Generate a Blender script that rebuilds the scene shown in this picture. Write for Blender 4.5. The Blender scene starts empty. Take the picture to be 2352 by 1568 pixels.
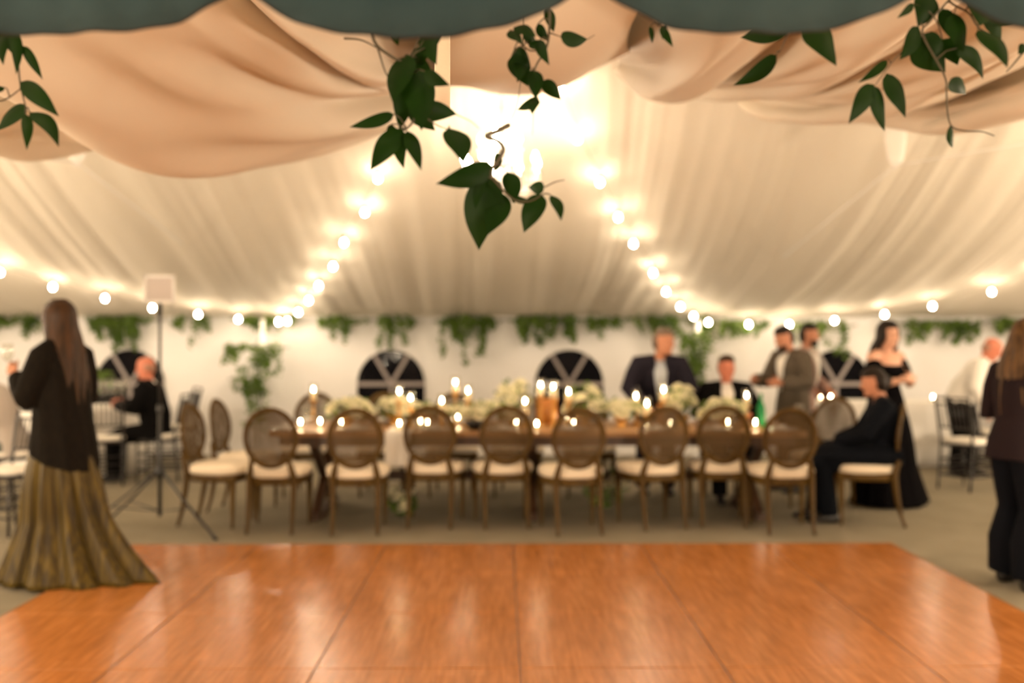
import bpy, bmesh, math, random
from mathutils import Vector, Matrix, Quaternion
from mathutils.geometry import tessellate_polygon
R = math.radians
PI = math.pi
sc = bpy.context.scene
col = sc.collection

# ------------------------------------------------------------------ camera, world, exposure
FPX = 2287.0                      # 35 mm lens on a 36 mm wide frame, 2352 px
CAMZ = 1.48
cam_d = bpy.data.cameras.new('camera'); cam = bpy.data.objects.new('camera', cam_d); col.objects.link(cam)
cam.location = (0, 0, CAMZ); cam.rotation_euler = (PI/2, 0, 0)
cam_d.lens = 35; cam_d.sensor_width = 36; cam_d.clip_start = .05; cam_d.clip_end = 200
cam_d.dof.use_dof = True; cam_d.dof.focus_distance = 2.45; cam_d.dof.aperture_fstop = 1.5
sc.camera = cam
w = bpy.data.worlds.new('night'); sc.world = w; w.use_nodes = True
w.node_tree.nodes['Background'].inputs[0].default_value = (.0016, .0012, .0010, 1)
w.node_tree.nodes['Background'].inputs[1].default_value = 1
sc.view_settings.view_transform = 'Standard'; sc.view_settings.look = 'None'
sc.view_settings.gamma = 1; sc.view_settings.use_curve_mapping = False
sc.view_settings.exposure = 2.35
LIGHTCOL = (1.0, .79, .55)
BULB_L = 26.0
CHAND_L = 36.0
FLAME_L = 45.0
FILL_L = 46.0

def P(px, py, d):
    return Vector(((px-1176)/FPX*d, d, CAMZ-(py-784)/FPX*d))

# ------------------------------------------------------------------ materials
MATS = {}
def mat(name, colr, rough=.6, metal=0, spec=.5, emit=None, trans=0, bump=None, vary=None, sheen=0, subs=0):
    m = bpy.data.materials.new(name); m.use_nodes = True; nt = m.node_tree; n = nt.nodes; l = nt.links
    b = n['Principled BSDF']; out = n['Material Output']
    b.inputs['Base Color'].default_value = (*colr, 1); b.inputs['Roughness'].default_value = rough
    b.inputs['Metallic'].default_value = metal; b.inputs['Specular IOR Level'].default_value = spec
    if sheen: b.inputs['Sheen Weight'].default_value = sheen
    tc = n.new('ShaderNodeTexCoord')
    if vary:     # (scale, second colour, stretch)
        s, c2, st = vary
        mp = n.new('ShaderNodeMapping'); mp.inputs['Scale'].default_value = st
        nz = n.new('ShaderNodeTexNoise'); nz.inputs['Scale'].default_value = s; nz.inputs['Detail'].default_value = 4
        rp = n.new('ShaderNodeValToRGB'); rp.color_ramp.elements[0].color = (*colr, 1); rp.color_ramp.elements[1].color = (*c2, 1)
        rp.color_ramp.elements[0].position = .35; rp.color_ramp.elements[1].position = .68
        l.new(tc.outputs['Object'], mp.inputs[0]); l.new(mp.outputs[0], nz.inputs[0]); l.new(nz.outputs[0], rp.inputs[0]); l.new(rp.outputs[0], b.inputs['Base Color'])
    if bump:     # (scale, strength)
        nb = n.new('ShaderNodeTexNoise'); nb.inputs['Scale'].default_value = bump[0]; nb.inputs['Detail'].default_value = 3
        bp = n.new('ShaderNodeBump'); bp.inputs['Strength'].default_value = bump[1]; bp.inputs['Distance'].default_value = .02
        l.new(tc.outputs['Object'], nb.inputs[0]); l.new(nb.outputs[0], bp.inputs['Height']); l.new(bp.outputs[0], b.inputs['Normal'])
    if emit:
        b.inputs['Emission Color'].default_value = (*emit[0], 1); b.inputs['Emission Strength'].default_value = emit[1]
    if trans:    # thin cloth or leaf letting light through
        t = n.new('ShaderNodeBsdfTranslucent'); mx = n.new('ShaderNodeMixShader'); mx.inputs[0].default_value = trans
        t.inputs['Color'].default_value = (*colr, 1)
        l.new(b.outputs[0], mx.inputs[1]); l.new(t.outputs[0], mx.inputs[2]); l.new(mx.outputs[0], out.inputs[0])
    MATS[name] = m; return m

mat('liner', (.83, .77, .67), .7, trans=.18, spec=.15)
mat('swag', (.77, .69, .575), .6, trans=.25, spec=.2)
mat('wallcloth', (.80, .79, .785), .6, spec=.25, bump=(1.3, .35))
mat('white', (.80, .79, .77), .5)
mat('cloth', (.82, .80, .76), .8, spec=.2, bump=(9, .1))
mat('carpet', (.285, .25, .185), .95, spec=.1, bump=(160, .5), vary=(3, (.245, .215, .155), (1, 1, 1)))
mat('teal', (.036, .070, .080), .85, spec=.15, bump=(60, .15), vary=(4, (.050, .088, .098), (1, 1, 1)))
mat('piping', (.012, .014, .014), .7)
mat('wood', (.092, .049, .005), .5, spec=.25, vary=(14, (.062, .031, .0035), (1, 1, .12)))
mat('tablewood', (.42, .23, .09), .4, vary=(5, (.27, .13, .045), (.1, 2, 1)))
mat('darkwood', (.045, .022, .010), .4, vary=(14, (.07, .032, .014), (1, 1, .2)))
mat('blackwood', (.012, .009, .008), .35)
mat('cushion', (.80, .70, .55), .8, bump=(40, .1))
mat('whitecushion', (.82, .78, .70), .8)
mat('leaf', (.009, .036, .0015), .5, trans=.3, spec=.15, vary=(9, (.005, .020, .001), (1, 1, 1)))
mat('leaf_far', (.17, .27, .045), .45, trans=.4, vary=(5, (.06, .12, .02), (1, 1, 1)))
mat('stem', (.075, .06, .03), .6)
mat('petal', (.88, .85, .66), .7, trans=.3)
mat('brass', (.62, .34, .10), .3, metal=1)
mat('amber', (.60, .25, .06), .25, spec=.6, trans=.35)
mat('wax', (.86, .76, .60), .4, trans=.4)
mat('metal_black', (.012, .012, .012), .4)
mat('chrome', (.6, .6, .6), .15, metal=1)
mat('bottle', (.01, .30, .09), .12, trans=.5)
mat('china', (.85, .84, .82), .15)
mat('skin', (.50, .22, .13), .5, spec=.35, bump=(60, .05))
mat('skin_red', (.58, .19, .11), .5)
mat('skin_pale', (.62, .33, .22), .5)
mat('lip', (.45, .12, .09), .5)
mat('eyes', (.02, .012, .01), .2)
mat('hair_brown', (.017, .008, .003), .5, spec=.25, vary=(9, (.060, .024, .007), (6, 6, .5)))
mat('hair_dark', (.007, .0035, .002), .5, spec=.2, vary=(14, (.016, .008, .004), (6, 6, .5)))
mat('hair_grey', (.13, .085, .055), .5)
mat('hair_pale', (.34, .17, .11), .6)
mat('black_cloth', (.005, .0045, .0045), .9, spec=.05)
mat('velvet', (.003, .0025, .003), .95, spec=.03)
mat('jacket_dark', (.006, .005, .004), .9, spec=.08, vary=(40, (.012, .009, .006), (3, 3, .4)))
mat('navy', (.016, .014, .022), .85, spec=.1)
mat('navy_deep', (.004, .005, .008), .9, spec=.08)
mat('purple_wool', (.018, .012, .014), .95, spec=.08)
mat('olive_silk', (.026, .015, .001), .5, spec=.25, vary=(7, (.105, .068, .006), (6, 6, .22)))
mat('grey_wool', (.085, .068, .050), .95, spec=.1, vary=(60, (.12, .10, .075), (1, 1, 1)))
mat('grey_shirt', (.40, .35, .31), .8)
mat('teal_cloth', (.012, .040, .036), .8)
mat('white_shirt', (.78, .75, .70), .75)
mat('blue_shirt', (.42, .46, .52), .75)
mat('pink_jacket', (.30, .19, .16), .85)
mat('tie', (.26, .27, .29), .6)
mat('darktie', (.03, .03, .03), .6)
mat('shoe', (.012, .010, .009), .3)
mat('muntin', (.30, .26, .25), .5)
mat('hair_light', (.035, .016, .005), .5, spec=.25, vary=(9, (.13, .065, .018), (6, 6, .5)))
mat('panel', (.52, .47, .45), .6)
mat('bulb', (1, .9, .75), .3, emit=(LIGHTCOL, BULB_L))
mat('chandbulb', (1, .9, .75), .3, emit=(LIGHTCOL, CHAND_L))
mat('flame', (1, .85, .6), .3, emit=((1, .74, .42), FLAME_L))
mat('globe', (.9, .85, .75), .5, emit=(LIGHTCOL, FILL_L))  # glow of the added fill lamps
mat('wire', (.45, .36, .26), .6)
mat('socket', (.20, .13, .08), .6)

def special():
    # clear vinyl / glass
    for nm, rgb, mixf in (('vinyl', (.82, .80, .78), None), ('glass', (.96, .96, .94), None)):
        m = bpy.data.materials.new(nm); m.use_nodes = True; nt = m.node_tree; n = nt.nodes; l = nt.links
        n.remove(n['Principled BSDF']); out = n['Material Output']
        t = n.new('ShaderNodeBsdfTransparent'); t.inputs[0].default_value = (*rgb, 1)
        g = n.new('ShaderNodeBsdfGlossy'); g.inputs['Roughness'].default_value = .05 if nm == 'vinyl' else .02
        f = n.new('ShaderNodeLayerWeight'); f.inputs[0].default_value = .12 if nm == 'vinyl' else .35
        ad = n.new('ShaderNodeMath'); ad.operation = 'MULTIPLY_ADD'; ad.inputs[1].default_value = .06 if nm == 'vinyl' else .30; ad.inputs[2].default_value = .004 if nm == 'vinyl' else .03
        mx = n.new('ShaderNodeMixShader')
        l.new(f.outputs['Facing'], ad.inputs[0]); l.new(ad.outputs[0], mx.inputs[0]); l.new(t.outputs[0], mx.inputs[1]); l.new(g.outputs[0], mx.inputs[2]); l.new(mx.outputs[0], out.inputs[0])
        if nm == 'vinyl':
            tc = n.new('ShaderNodeTexCoord'); nb = n.new('ShaderNodeTexNoise'); nb.inputs['Scale'].default_value = 3; bp = n.new('ShaderNodeBump')
            bp.inputs['Strength'].default_value = .25; bp.inputs['Distance'].default_value = .03
            l.new(tc.outputs['Object'], nb.inputs[0]); l.new(nb.outputs[0], bp.inputs['Height']); l.new(bp.outputs[0], g.inputs['Normal'])
        MATS[nm] = m
    # woven cane: strands with gaps between them
    m = bpy.data.materials.new('cane'); m.use_nodes = True; nt = m.node_tree; n = nt.nodes; l = nt.links
    b = n['Principled BSDF']; out = n['Material Output']; b.inputs['Base Color'].default_value = (.080, .042, .005, 1); b.inputs['Roughness'].default_value = .55
    tc = n.new('ShaderNodeTexCoord'); sp = n.new('ShaderNodeSeparateXYZ'); l.new(tc.outputs['Object'], sp.inputs[0])
    def stripe(sock, freq, thr):
        a = n.new('ShaderNodeMath'); a.operation = 'MULTIPLY'; a.inputs[1].default_value = freq; l.new(sock, a.inputs[0])
        f = n.new('ShaderNodeMath'); f.operation = 'FRACT'; l.new(a.outputs[0], f.inputs[0])
        g = n.new('ShaderNodeMath'); g.operation = 'LESS_THAN'; g.inputs[1].default_value = thr; l.new(f.outputs[0], g.inputs[0])
        return g.outputs[0]
    mx1 = n.new('ShaderNodeMath'); mx1.operation = 'MAXIMUM'
    l.new(stripe(sp.outputs['X'], 90, .46), mx1.inputs[0]); l.new(stripe(sp.outputs['Z'], 90, .46), mx1.inputs[1])
    t = n.new('ShaderNodeBsdfTransparent'); mx = n.new('ShaderNodeMixShader')
    l.new(mx1.outputs[0], mx.inputs[0]); l.new(t.outputs[0], mx.inputs[1]); l.new(b.outputs[0], mx.inputs[2]); l.new(mx.outputs[0], out.inputs[0])
    MATS['cane'] = m
    # parquet of the dance floor
    m = bpy.data.materials.new('parquet'); m.use_nodes = True; nt = m.node_tree; n = nt.nodes; l = nt.links
    b = n['Principled BSDF']; tc = n.new('ShaderNodeTexCoord'); mp = n.new('ShaderNodeMapping'); mp.inputs['Rotation'].default_value = (0, 0, PI/2)
    br = n.new('ShaderNodeTexBrick'); br.inputs['Scale'].default_value = 1; br.inputs['Brick Width'].default_value = .457; br.inputs['Row Height'].default_value = .0762
    br.inputs['Mortar Size'].default_value = .0012; br.inputs['Color1'].default_value = (.50, .188, .048, 1); br.inputs['Color2'].default_value = (.44, .160, .038, 1)
    br.inputs['Mortar'].default_value = (.34, .125, .034, 1); br.inputs['Bias'].default_value = 0; br.offset = .5
    l.new(tc.outputs['Object'], mp.inputs[0]); l.new(mp.outputs[0], br.inputs[0])
    mp2 = n.new('ShaderNodeMapping'); mp2.inputs['Scale'].default_value = (14, 1.2, 1); nz = n.new('ShaderNodeTexNoise'); nz.inputs['Scale'].default_value = 3; nz.inputs['Detail'].default_value = 5
    l.new(tc.outputs['Object'], mp2.inputs[0]); l.new(mp2.outputs[0], nz.inputs[0])
    rp = n.new('ShaderNodeValToRGB'); rp.color_ramp.elements[0].color = (.72, .72, .72, 1); rp.color_ramp.elements[1].color = (1.1, 1.1, 1.1, 1); rp.color_ramp.elements[0].position = .3; rp.color_ramp.elements[1].position = .7
    l.new(nz.outputs[0], rp.inputs[0])
    mu = n.new('ShaderNodeMix'); mu.data_type = 'RGBA'; mu.blend_type = 'MULTIPLY'; mu.inputs[0].default_value = 1
    l.new(br.outputs[0], mu.inputs[6]); l.new(rp.outputs[0], mu.inputs[7]); l.new(mu.outputs[2], b.inputs['Base Color'])
    b.inputs['Roughness'].default_value = .20; b.inputs['Specular IOR Level'].default_value = .6
    rr = n.new('ShaderNodeMapRange'); rr.inputs[3].default_value = .18; rr.inputs[4].default_value = .30; nz2 = n.new('ShaderNodeTexNoise'); nz2.inputs['Scale'].default_value = 1.6
    l.new(tc.outputs['Object'], nz2.inputs[0]); l.new(nz2.outputs[0], rr.inputs[0]); l.new(rr.outputs[0], b.inputs['Roughness'])
    bp = n.new('ShaderNodeBump'); bp.inputs['Strength'].default_value = .12; bp.inputs['Distance'].default_value = .01
    nz3 = n.new('ShaderNodeTexNoise'); nz3.inputs['Scale'].default_value = 2.2; l.new(tc.outputs['Object'], nz3.inputs[0]); l.new(nz3.outputs[0], bp.inputs['Height']); l.new(bp.outputs[0], b.inputs['Normal'])
    MATS['parquet'] = m
special()

# ------------------------------------------------------------------ mesh helpers
class MB:
    def __init__(s): s.v = []; s.f = []
    def add(s, verts, faces):
        k = len(s.v); s.v += [Vector(v) for v in verts]; s.f += [tuple(i+k for i in f) for f in faces]; return s
    def box(s, c, d, M=None):
        vs = [Vector(((i & 1)-.5, ((i >> 1) & 1)-.5, ((i >> 2) & 1)-.5)) for i in range(8)]
        vs = [Vector((v.x*d[0], v.y*d[1], v.z*d[2])) for v in vs]
        if M is not None: vs = [M @ v for v in vs]
        return s.add([v+Vector(c) for v in vs], [(0, 2, 3, 1), (4, 5, 7, 6), (0, 1, 5, 4), (2, 6, 7, 3), (0, 4, 6, 2), (1, 3, 7, 5)])
    def rings(s, rings, closed=True, cap=True):
        n = len(rings[0]); k = len(s.v)
        for r in rings: s.v += [Vector(p) for p in r]
        for a in range(len(rings)-1):
            for i in range(n if closed else n-1):
                j = (i+1) % n
                s.f.append((k+a*n+i, k+a*n+j, k+(a+1)*n+j, k+(a+1)*n+i))
        if cap and closed:
            s.f.append(tuple(k+i for i in reversed(range(n)))); s.f.append(tuple(k+(len(rings)-1)*n+i for i in range(n)))
        return s
    def tube(s, pts, rad, n=8, side=None, flat=1.0, cap=True):
        """a tube along pts; rad a number or list of numbers or (ra, rb) pairs; side = direction of ra"""
        pts = [Vector(p) for p in pts]; m = len(pts)
        if not isinstance(rad, (list, tuple)): rad = [rad]*m
        rs = []; prev = None
        for i, p in enumerate(pts):
            t = (pts[min(i+1, m-1)]-pts[max(i-1, 0)])
            if t.length < 1e-9: t = Vector((0, 0, 1))
            t.normalize()
            if side is not None: a = Vector(side)
            elif prev is not None: a = prev
            else: a = Vector((0, 0, 1)).cross(t) if abs(t.z) < .95 else Vector((1, 0, 0))
            a = (a-t*a.dot(t))
            if a.length < 1e-6: a = t.orthogonal()
            a.normalize(); prev = a; b = t.cross(a)
            r = rad[i]; ra, rb = r if isinstance(r, (tuple, list)) else (r, r*flat)
            rs.append([p+a*math.cos(2*PI*k/n)*ra+b*math.sin(2*PI*k/n)*rb for k in range(n)])
        return s.rings(rs, True, cap)
    def lathe(s, prof, c=(0, 0, 0), n=16, cap=True):
        c = Vector(c)
        return s.rings([[c+Vector((r*math.cos(2*PI*k/n), r*math.sin(2*PI*k/n), z)) for k in range(n)] for r, z in prof], True, cap)
    def ell(s, c, r, n=12, m=8, M=None):
        rr = []
        for i in range(m+1):
            a = -PI/2+PI*i/m; ca = max(math.cos(a), .02)
            ring = [Vector((r[0]*ca*math.cos(2*PI*k/n), r[1]*ca*math.sin(2*PI*k/n), r[2]*math.sin(a))) for k in range(n)]
            if M is not None: ring = [M @ v for v in ring]
            rr.append([v+Vector(c) for v in ring])
        return s.rings(rr)
    def build(s, name, m, parent=None, smooth=True, origin=None, flatten=False):
        me = bpy.data.meshes.new(name); o = origin if origin is not None else Vector((0, 0, 0))
        me.from_pydata([v-o for v in s.v], [], s.f); me.validate(); me.update()
        if smooth:
            for p in me.polygons: p.use_smooth = len(p.vertices) <= 4
        me.materials.append(MATS[m] if isinstance(m, str) else m)
        ob = bpy.data.objects.new(name, me); col.objects.link(ob)
        if parent is not None: ob.parent = parent
        elif origin is not None: ob.location = o
        return ob

def tag(o, label, cat, group=None, kind=None):
    if label: o['label'] = label
    if cat: o['category'] = cat
    if group: o['group'] = group
    if kind: o['kind'] = kind
    return o
def empty(name, loc=(0, 0, 0), rz=0, label=None, cat=None, group=None):
    o = bpy.data.objects.new(name, None); col.objects.link(o); o.location = loc; o.rotation_euler = (0, 0, rz); o.empty_display_size = .1
    return tag(o, label, cat, group)
def struct(mb, name, m, smooth=True, parent=None):
    o = mb.build(name, m, parent, smooth)
    if parent is None: o['kind'] = 'structure'
    return o
def kids(o): return [c for c in KID.get(o.name, [])]
KID = {}
def copy_tree(o, loc=None, rz=None, label=None, group=None, parent=None, scale=None):
    c = o.copy(); col.objects.link(c)
    if parent is not None: c.parent = parent
    if loc is not None: c.location = loc
    if rz is not None: c.rotation_euler = (c.rotation_euler.x, c.rotation_euler.y, rz)
    if scale is not None: c.scale = scale
    if label: c['label'] = label
    if group: c['group'] = group
    for ch in list(o.children): copy_tree(ch, parent=c)
    return c
def cr(pts, n):                                   # catmull-rom through points (any dimension as Vector)
    pts = [Vector(p) for p in pts]; out = []; m = len(pts)
    for k in range(n+1):
        u = k/n*(m-1); i = min(int(u), m-2); t = u-i
        p0 = pts[max(i-1, 0)]; p1 = pts[i]; p2 = pts[i+1]; p3 = pts[min(i+2, m-1)]
        out.append(.5*((2*p1)+(p2-p0)*t+(2*p0-5*p1+4*p2-p3)*t*t+(3*p1-p0-3*p2+p3)*t**3))
    return out
def mod(o, kind, **kw):
    md = o.modifiers.new(kind.lower(), kind)
    for k, v in kw.items(): setattr(md, k, v)
    return md
rng = random.Random(7)

# ------------------------------------------------------------------ the tent
BACK = 13.0; XW = 8.6; RIDGE = 7.6; FRONT = -4.0
def zceil(y):
    if y >= RIDGE:
        t = BACK-y; return 1.80+.125*t+.0475*t*t
    z0 = zceil(RIDGE); t = (RIDGE-y)/(RIDGE-FRONT); return z0+(2.6-z0)*t
fl = MB(); fl.add([(-XW, FRONT, 0), (XW, FRONT, 0), (XW, BACK, 0), (-XW, BACK, 0)], [(0, 1, 2, 3)]); struct(fl, 'floor', 'carpet', False)
# ceiling: gathered liner with long folds running down to the back wall
cl = MB(); NX = 900; ys = [BACK-(BACK-RIDGE)*k/26 for k in range(27)]+[RIDGE-(RIDGE-FRONT)*k/8 for k in range(1, 9)]
ph = [(rng.uniform(0, 6.28), rng.uniform(.8, 1.2)) for _ in range(8)]
def fold(x):
    a = math.sin(x*2*PI/.62*1.03+ph[0][0]+1.3*math.sin(x*1.7)); b = math.sin(x*2*PI/.27+ph[1][0]+1.6*math.sin(x*2.9+1)); c = math.sin(x*2*PI/1.37+ph[2][0]); d = math.sin(x*2*PI/.115+ph[3][0]+2*math.sin(x*5.1))
    return .013*a+.006*b+.012*c+.0018*d*(1+c)
rings = []
for y in ys:
    row = []
    for i in range(NX+1):
        x = -XW+2*XW*i/NX
        g = 1.0 if y < BACK-.6 else .35+.65*(BACK-y)/.6
        xx = x+.05*math.sin(x*3.1+y*.5)*(1 if abs(x) < XW-.1 else 0)
        row.append(Vector((xx, y, zceil(y)+fold(x+.04*math.sin(y*1.1))*g)))
    rings.append(row)
cl.rings(rings, closed=False, cap=False)
struct(cl, 'ceiling', 'liner')
# back wall with arched openings
WIN = [(-4.98, .46), (-1.577, .452), (.747, .455), (4.235, .452)]   # centre x, half width
WZ = .925; WB = .28
def arch(cx, r, n=20, z0=WZ, zb=WB):
    return [(cx-r, zb), (cx+r, zb)]+[(cx+r*math.cos(PI*k/n), z0+r*math.sin(PI*k/n)) for k in range(n+1)]
outer = [(-XW, 0), (XW, 0), (XW, 1.95), (-XW, 1.95)]
polys = [[Vector((x, z, 0)) for x, z in outer]]+[[Vector((x, z, 0)) for x, z in arch(c, r)] for c, r in WIN]
tris = tessellate_polygon(polys); flat = [Vector((p.x, BACK, p.y)) for pl in polys for p in pl]
wb = MB(); wb.add(flat, [tuple(t) for t in tris]); struct(wb, 'wall_back', 'wallcloth', False)
for nm, x in (('wall_left', -XW), ('wall_right', XW)):
    mb = MB(); prof = [FRONT+(BACK-FRONT)*k/60 for k in range(61)]
    mb.rings([[Vector((x+.03*math.sin(y*9), y, 0)) for y in prof], [Vector((x+.03*math.sin(y*9), y, zceil(y)+.04)) for y in prof]], closed=False, cap=False)
    struct(mb, nm, 'wallcloth')
mb = MB(); mb.add([(-XW, FRONT, 0), (XW, FRONT, 0), (XW, FRONT, 2.65), (-XW, FRONT, 2.65)], [(0, 1, 2, 3)]); struct(mb, 'wall_front', 'wallcloth', False)
for i, (c, r) in enumerate(WIN):
    fr = MB(); a = arch(c, r); pts = [Vector((x, BACK-.012, z)) for x, z in a]
    fr.tube(pts+[pts[0]], [(.018, .010)]*(len(pts)+1), 6)
    o = struct(fr, 'window_%d' % (i+1), 'white')
    gl = MB(); gl.add([Vector((x, BACK+.012, z)) for x, z in arch(c, r-.005)], [tuple(range(len(a)))]); gl.build('pane', 'vinyl', o, False)
    mu = MB(); y = BACK-.01
    mu.box((c, y, WZ), (2*r, .016, .050))
    for s in (-1, 1):
        L = r*.98; ang = s*R(31)
        mu.box((c+math.sin(ang)*L/2, y-.001, WZ+math.cos(ang)*L/2), (.044, .016, L), Matrix.Rotation(ang, 3, 'Y'))
    mu.box((c, y, (WZ+WB)/2), (.044, .014, WZ-WB))
    mu.build('muntin', 'muntin', o, False)
# eave rail behind the garlands and a hem strip at the foot of the wall
mb = MB(); mb.tube([(-XW, BACK-.05, 1.79), (XW, BACK-.05, 1.79)], .022, 8); struct(mb, 'trim_1', 'white')
mb = MB(); mb.box((0, BACK-.02, .04), (2*XW, .02, .08)); struct(mb, 'baseboard_back', 'white', False)
mb = MB()
for x in (-3.17, 2.36):
    p = MB(); p.lathe([(.07, 0), (.07, .012), (.03, .014), (.03, 1.76)], (x, BACK-.35, 0), 12)
    tag(p.build('tent_pole', 'white'), 'white tent pole wrapped in greenery %s the long dining table' % ('behind the left end of' if x < 0 else 'behind the right half of'), 'pole')

# dance floor: six by ten panels, wood with an edge ramp
DX0, DX1, DY1 = -2.66, 2.86, 7.19
df = empty('dance_floor', (0, 0, 0), 0, 'glossy orange brown parquet dance floor in the foreground on grey carpet', 'dance floor')
df.rotation_euler = (0, 0, R(.6)); df.location = (.02, 0, 0)
pn = .914
mb = MB()
for i in range(6):
    for j in range(9):
        x0 = -2.68+i*pn; y1 = DY1-j*pn; e = .0028; zt = .022
        x1 = x0+pn-e; xx0 = x0+e; yy1 = y1-e; y0 = y1-pn+e; c = .002
        k = [(xx0, y0, .001), (x1, y0, .001), (x1, yy1, .001), (xx0, yy1, .001), (xx0, y0, zt-c), (x1, y0, zt-c), (x1, yy1, zt-c), (xx0, yy1, zt-c), (xx0+c, y0+c, zt), (x1-c, y0+c, zt), (x1-c, yy1-c, zt), (xx0+c, yy1-c, zt)]
        mb.add(k, [(8, 9, 10, 11), (0, 1, 5, 4), (1, 2, 6, 5), (2, 3, 7, 6), (3, 0, 4, 7), (4, 5, 9, 8), (5, 6, 10, 9), (6, 7, 11, 10), (7, 4, 8, 11)])
mb.build('parquet_panel', 'parquet', df, False)
sm = MB(); yb = DY1-9*pn
for i in range(1, 6): sm.box((-2.68+i*pn, (DY1+yb)/2, .010), (.0056, DY1-yb, .0195))
for j in range(1, 9): sm.box((-2.68+3*pn, DY1-j*pn, .010), (6*pn, .0056, .0195))
sm.build('panel_seam', 'darkwood', df, False)
ed = MB(); a, b = -2.68, -2.68+6*pn
for (p, q, nrm) in (((a, DY1), (b, DY1), (0, 1)), ((a, DY1), (a, yb), (-1, 0)), ((b, DY1), (b, yb), (1, 0))):
    w_ = .035; vs = []
    for (x, y) in (p, q): vs += [(x, y, .001), (x, y, .022), (x+nrm[0]*w_, y+nrm[1]*w_, .003), (x+nrm[0]*w_, y+nrm[1]*w_, .001)]
    ed.add(vs, [(0, 1, 2, 3), (4, 7, 6, 5), (1, 5, 6, 2), (3, 2, 6, 7), (0, 4, 5, 1)])
ed.build('edge_ramp', 'tablewood', df, False)

# ------------------------------------------------------------------ festoon lights: bulbs hang a little under the liner
def on_ceiling(px, py, gap):
    d = 6.5
    while d < BACK-.25:
        p = P(px, py, d)
        if d > RIDGE and p.z >= zceil(d)-gap: break
        d += .01
    return P(px, py, d)
bulb_me = None
def festoon(pix, label, gap=.15, pts3=None, ext=None):
    global bulb_me
    pts = pts3 or [on_ceiling(a, b, gap) for a, b in pix]
    root = empty('string_lights', pts[0], 0, label, 'string lights', 'festoon light strings under the tent liner')
    o0 = pts[0]; c = MB(); top = [p+Vector((0, 0, .085)) for p in pts]
    full = []
    for a, b in zip(top, top[1:]):
        for k in range(6):
            t = k/6; q = a.lerp(b, t); q.z -= .02*math.sin(PI*t)*1; full.append(q)
    full.append(top[-1]); c.tube([p-o0 for p in full], .004, 5); c.build('cable', 'wire', root)
    for p in pts:
        if bulb_me is None:
            b = MB(); b.lathe([(.004, -.032), (.018, -.026), (.026, -.012), (.028, 0), (.024, .014), (.014, .028), (.012, .034)], n=12)
            ob = b.build('bulb', 'bulb', root); bulb_me = ob
            s = MB(); s.lathe([(.014, .032), (.017, .036), (.017, .075), (.006, .083)], n=10); s.build('socket', 'socket', ob)
            ob.location = p-o0
        else:
            ob = copy_tree(bulb_me, parent=root); ob.location = p-o0
    return pts
festoon([(1627, 740), (1593, 726), (1563, 704), (1530, 670), (1500, 627), (1455, 560), (1420, 499), (1378, 419), (1327, 320), (1290, 208)], 'string of warm bulbs running from the right tent corner up to the chandelier peak')
festoon([(660, 737), (685, 717), (709, 690), (732, 656), (765, 612), (790, 557), (838, 488), (868, 410)], 'string of warm bulbs running from the left tent corner up to the peak')
festoon([(1720, 745), (1813, 745), (1917, 736), (2032, 722), (2142, 703), (2278, 670), (2400, 630)], 'string of warm bulbs sweeping out to the right over the standing guests')
festoon([(640, 739), (547, 733), (455, 722), (350, 707), (241, 685), (121, 659), (0, 626), (-110, 590)], 'string of warm bulbs sweeping out to the left over the woman with long hair')

# ------------------------------------------------------------------ chandelier
cc = P(1152, 372, 7.9)
ch = empty('chandelier', (cc.x, cc.y, 2.70), 0, 'glittering crystal chandelier blazing under the peak of the tent', 'chandelier')
def chz(py): return P(0, py, 7.9).z-2.70
mb = MB(); topz = zceil(7.9)-.02-2.70
mb.lathe([(.07, topz-.03), (.055, topz-.05), (.012, topz-.06), (.010, chz(300)), (.035, chz(310)), (.045, chz(325)), (.02, chz(345)), (.03, chz(370)), (.05, chz(390)), (.055, chz(405)), (.02, chz(430)), (.005, chz(440))], n=16)
mb.build('stem', 'chrome', ch)
first = None
for tier, (rad, n, za, zb) in enumerate(((.30, 8, chz(425), chz(393)), (.16, 5, chz(375), chz(345)))):
    first = None
    for k in range(n):
        a = 2*PI*k/n+.3+tier*.4; d = Vector((1, 0, 0))
        if first is None:
            arm = MB(); cup = MB(); pts = cr([Vector((0, 0, za+.02))+d*.03, d*rad*.45+Vector((0, 0, za-.05)), d*rad*.85+Vector((0, 0, za-.03)), d*rad+Vector((0, 0, zb-.015))], 10)
            arm.tube(pts, .007, 6); cup.lathe([(.006, zb-.02), (.034, zb-.008), (.036, zb), (.012, zb), (.012, zb+.045), (.004, zb+.047)], d*rad, 12)
            first = arm.build('arm', 'chrome', ch); cup.build('candle_cup', 'chrome', first)
            b = MB(); b.lathe([(.010, 0), (.021, .015), (.023, .030), (.014, .056), (.003, .078)], n=10); pb = b.build('candle_bulb', 'chandbulb', first); pb.location = d*rad+Vector((0, 0, zb+.05))
            first.rotation_euler = (0, 0, a)
        else: copy_tree(first, parent=ch, rz=a)
cz = MB()
for tier, (rad, n, z0, k2) in enumerate(((.30, 40, chz(400), 4), (.20, 28, chz(430), 3), (.155, 24, chz(350), 4), (.09, 14, chz(455), 2))):
    for k in range(n):
        a = 2*PI*k/n; x, y = rad*math.cos(a), rad*math.sin(a)
        for j in range(k2):
            z = z0-.028*j; r = .008 if j < k2-1 else .012
            cz.add([(x, y, z+r), (x+r, y, z), (x, y+r, z), (x-r, y, z), (x, y-r, z), (x, y, z-r*1.6)], [(0, 1, 2), (0, 2, 3), (0, 3, 4), (0, 4, 1), (5, 2, 1), (5, 3, 2), (5, 4, 3), (5, 1, 4)])
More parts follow.
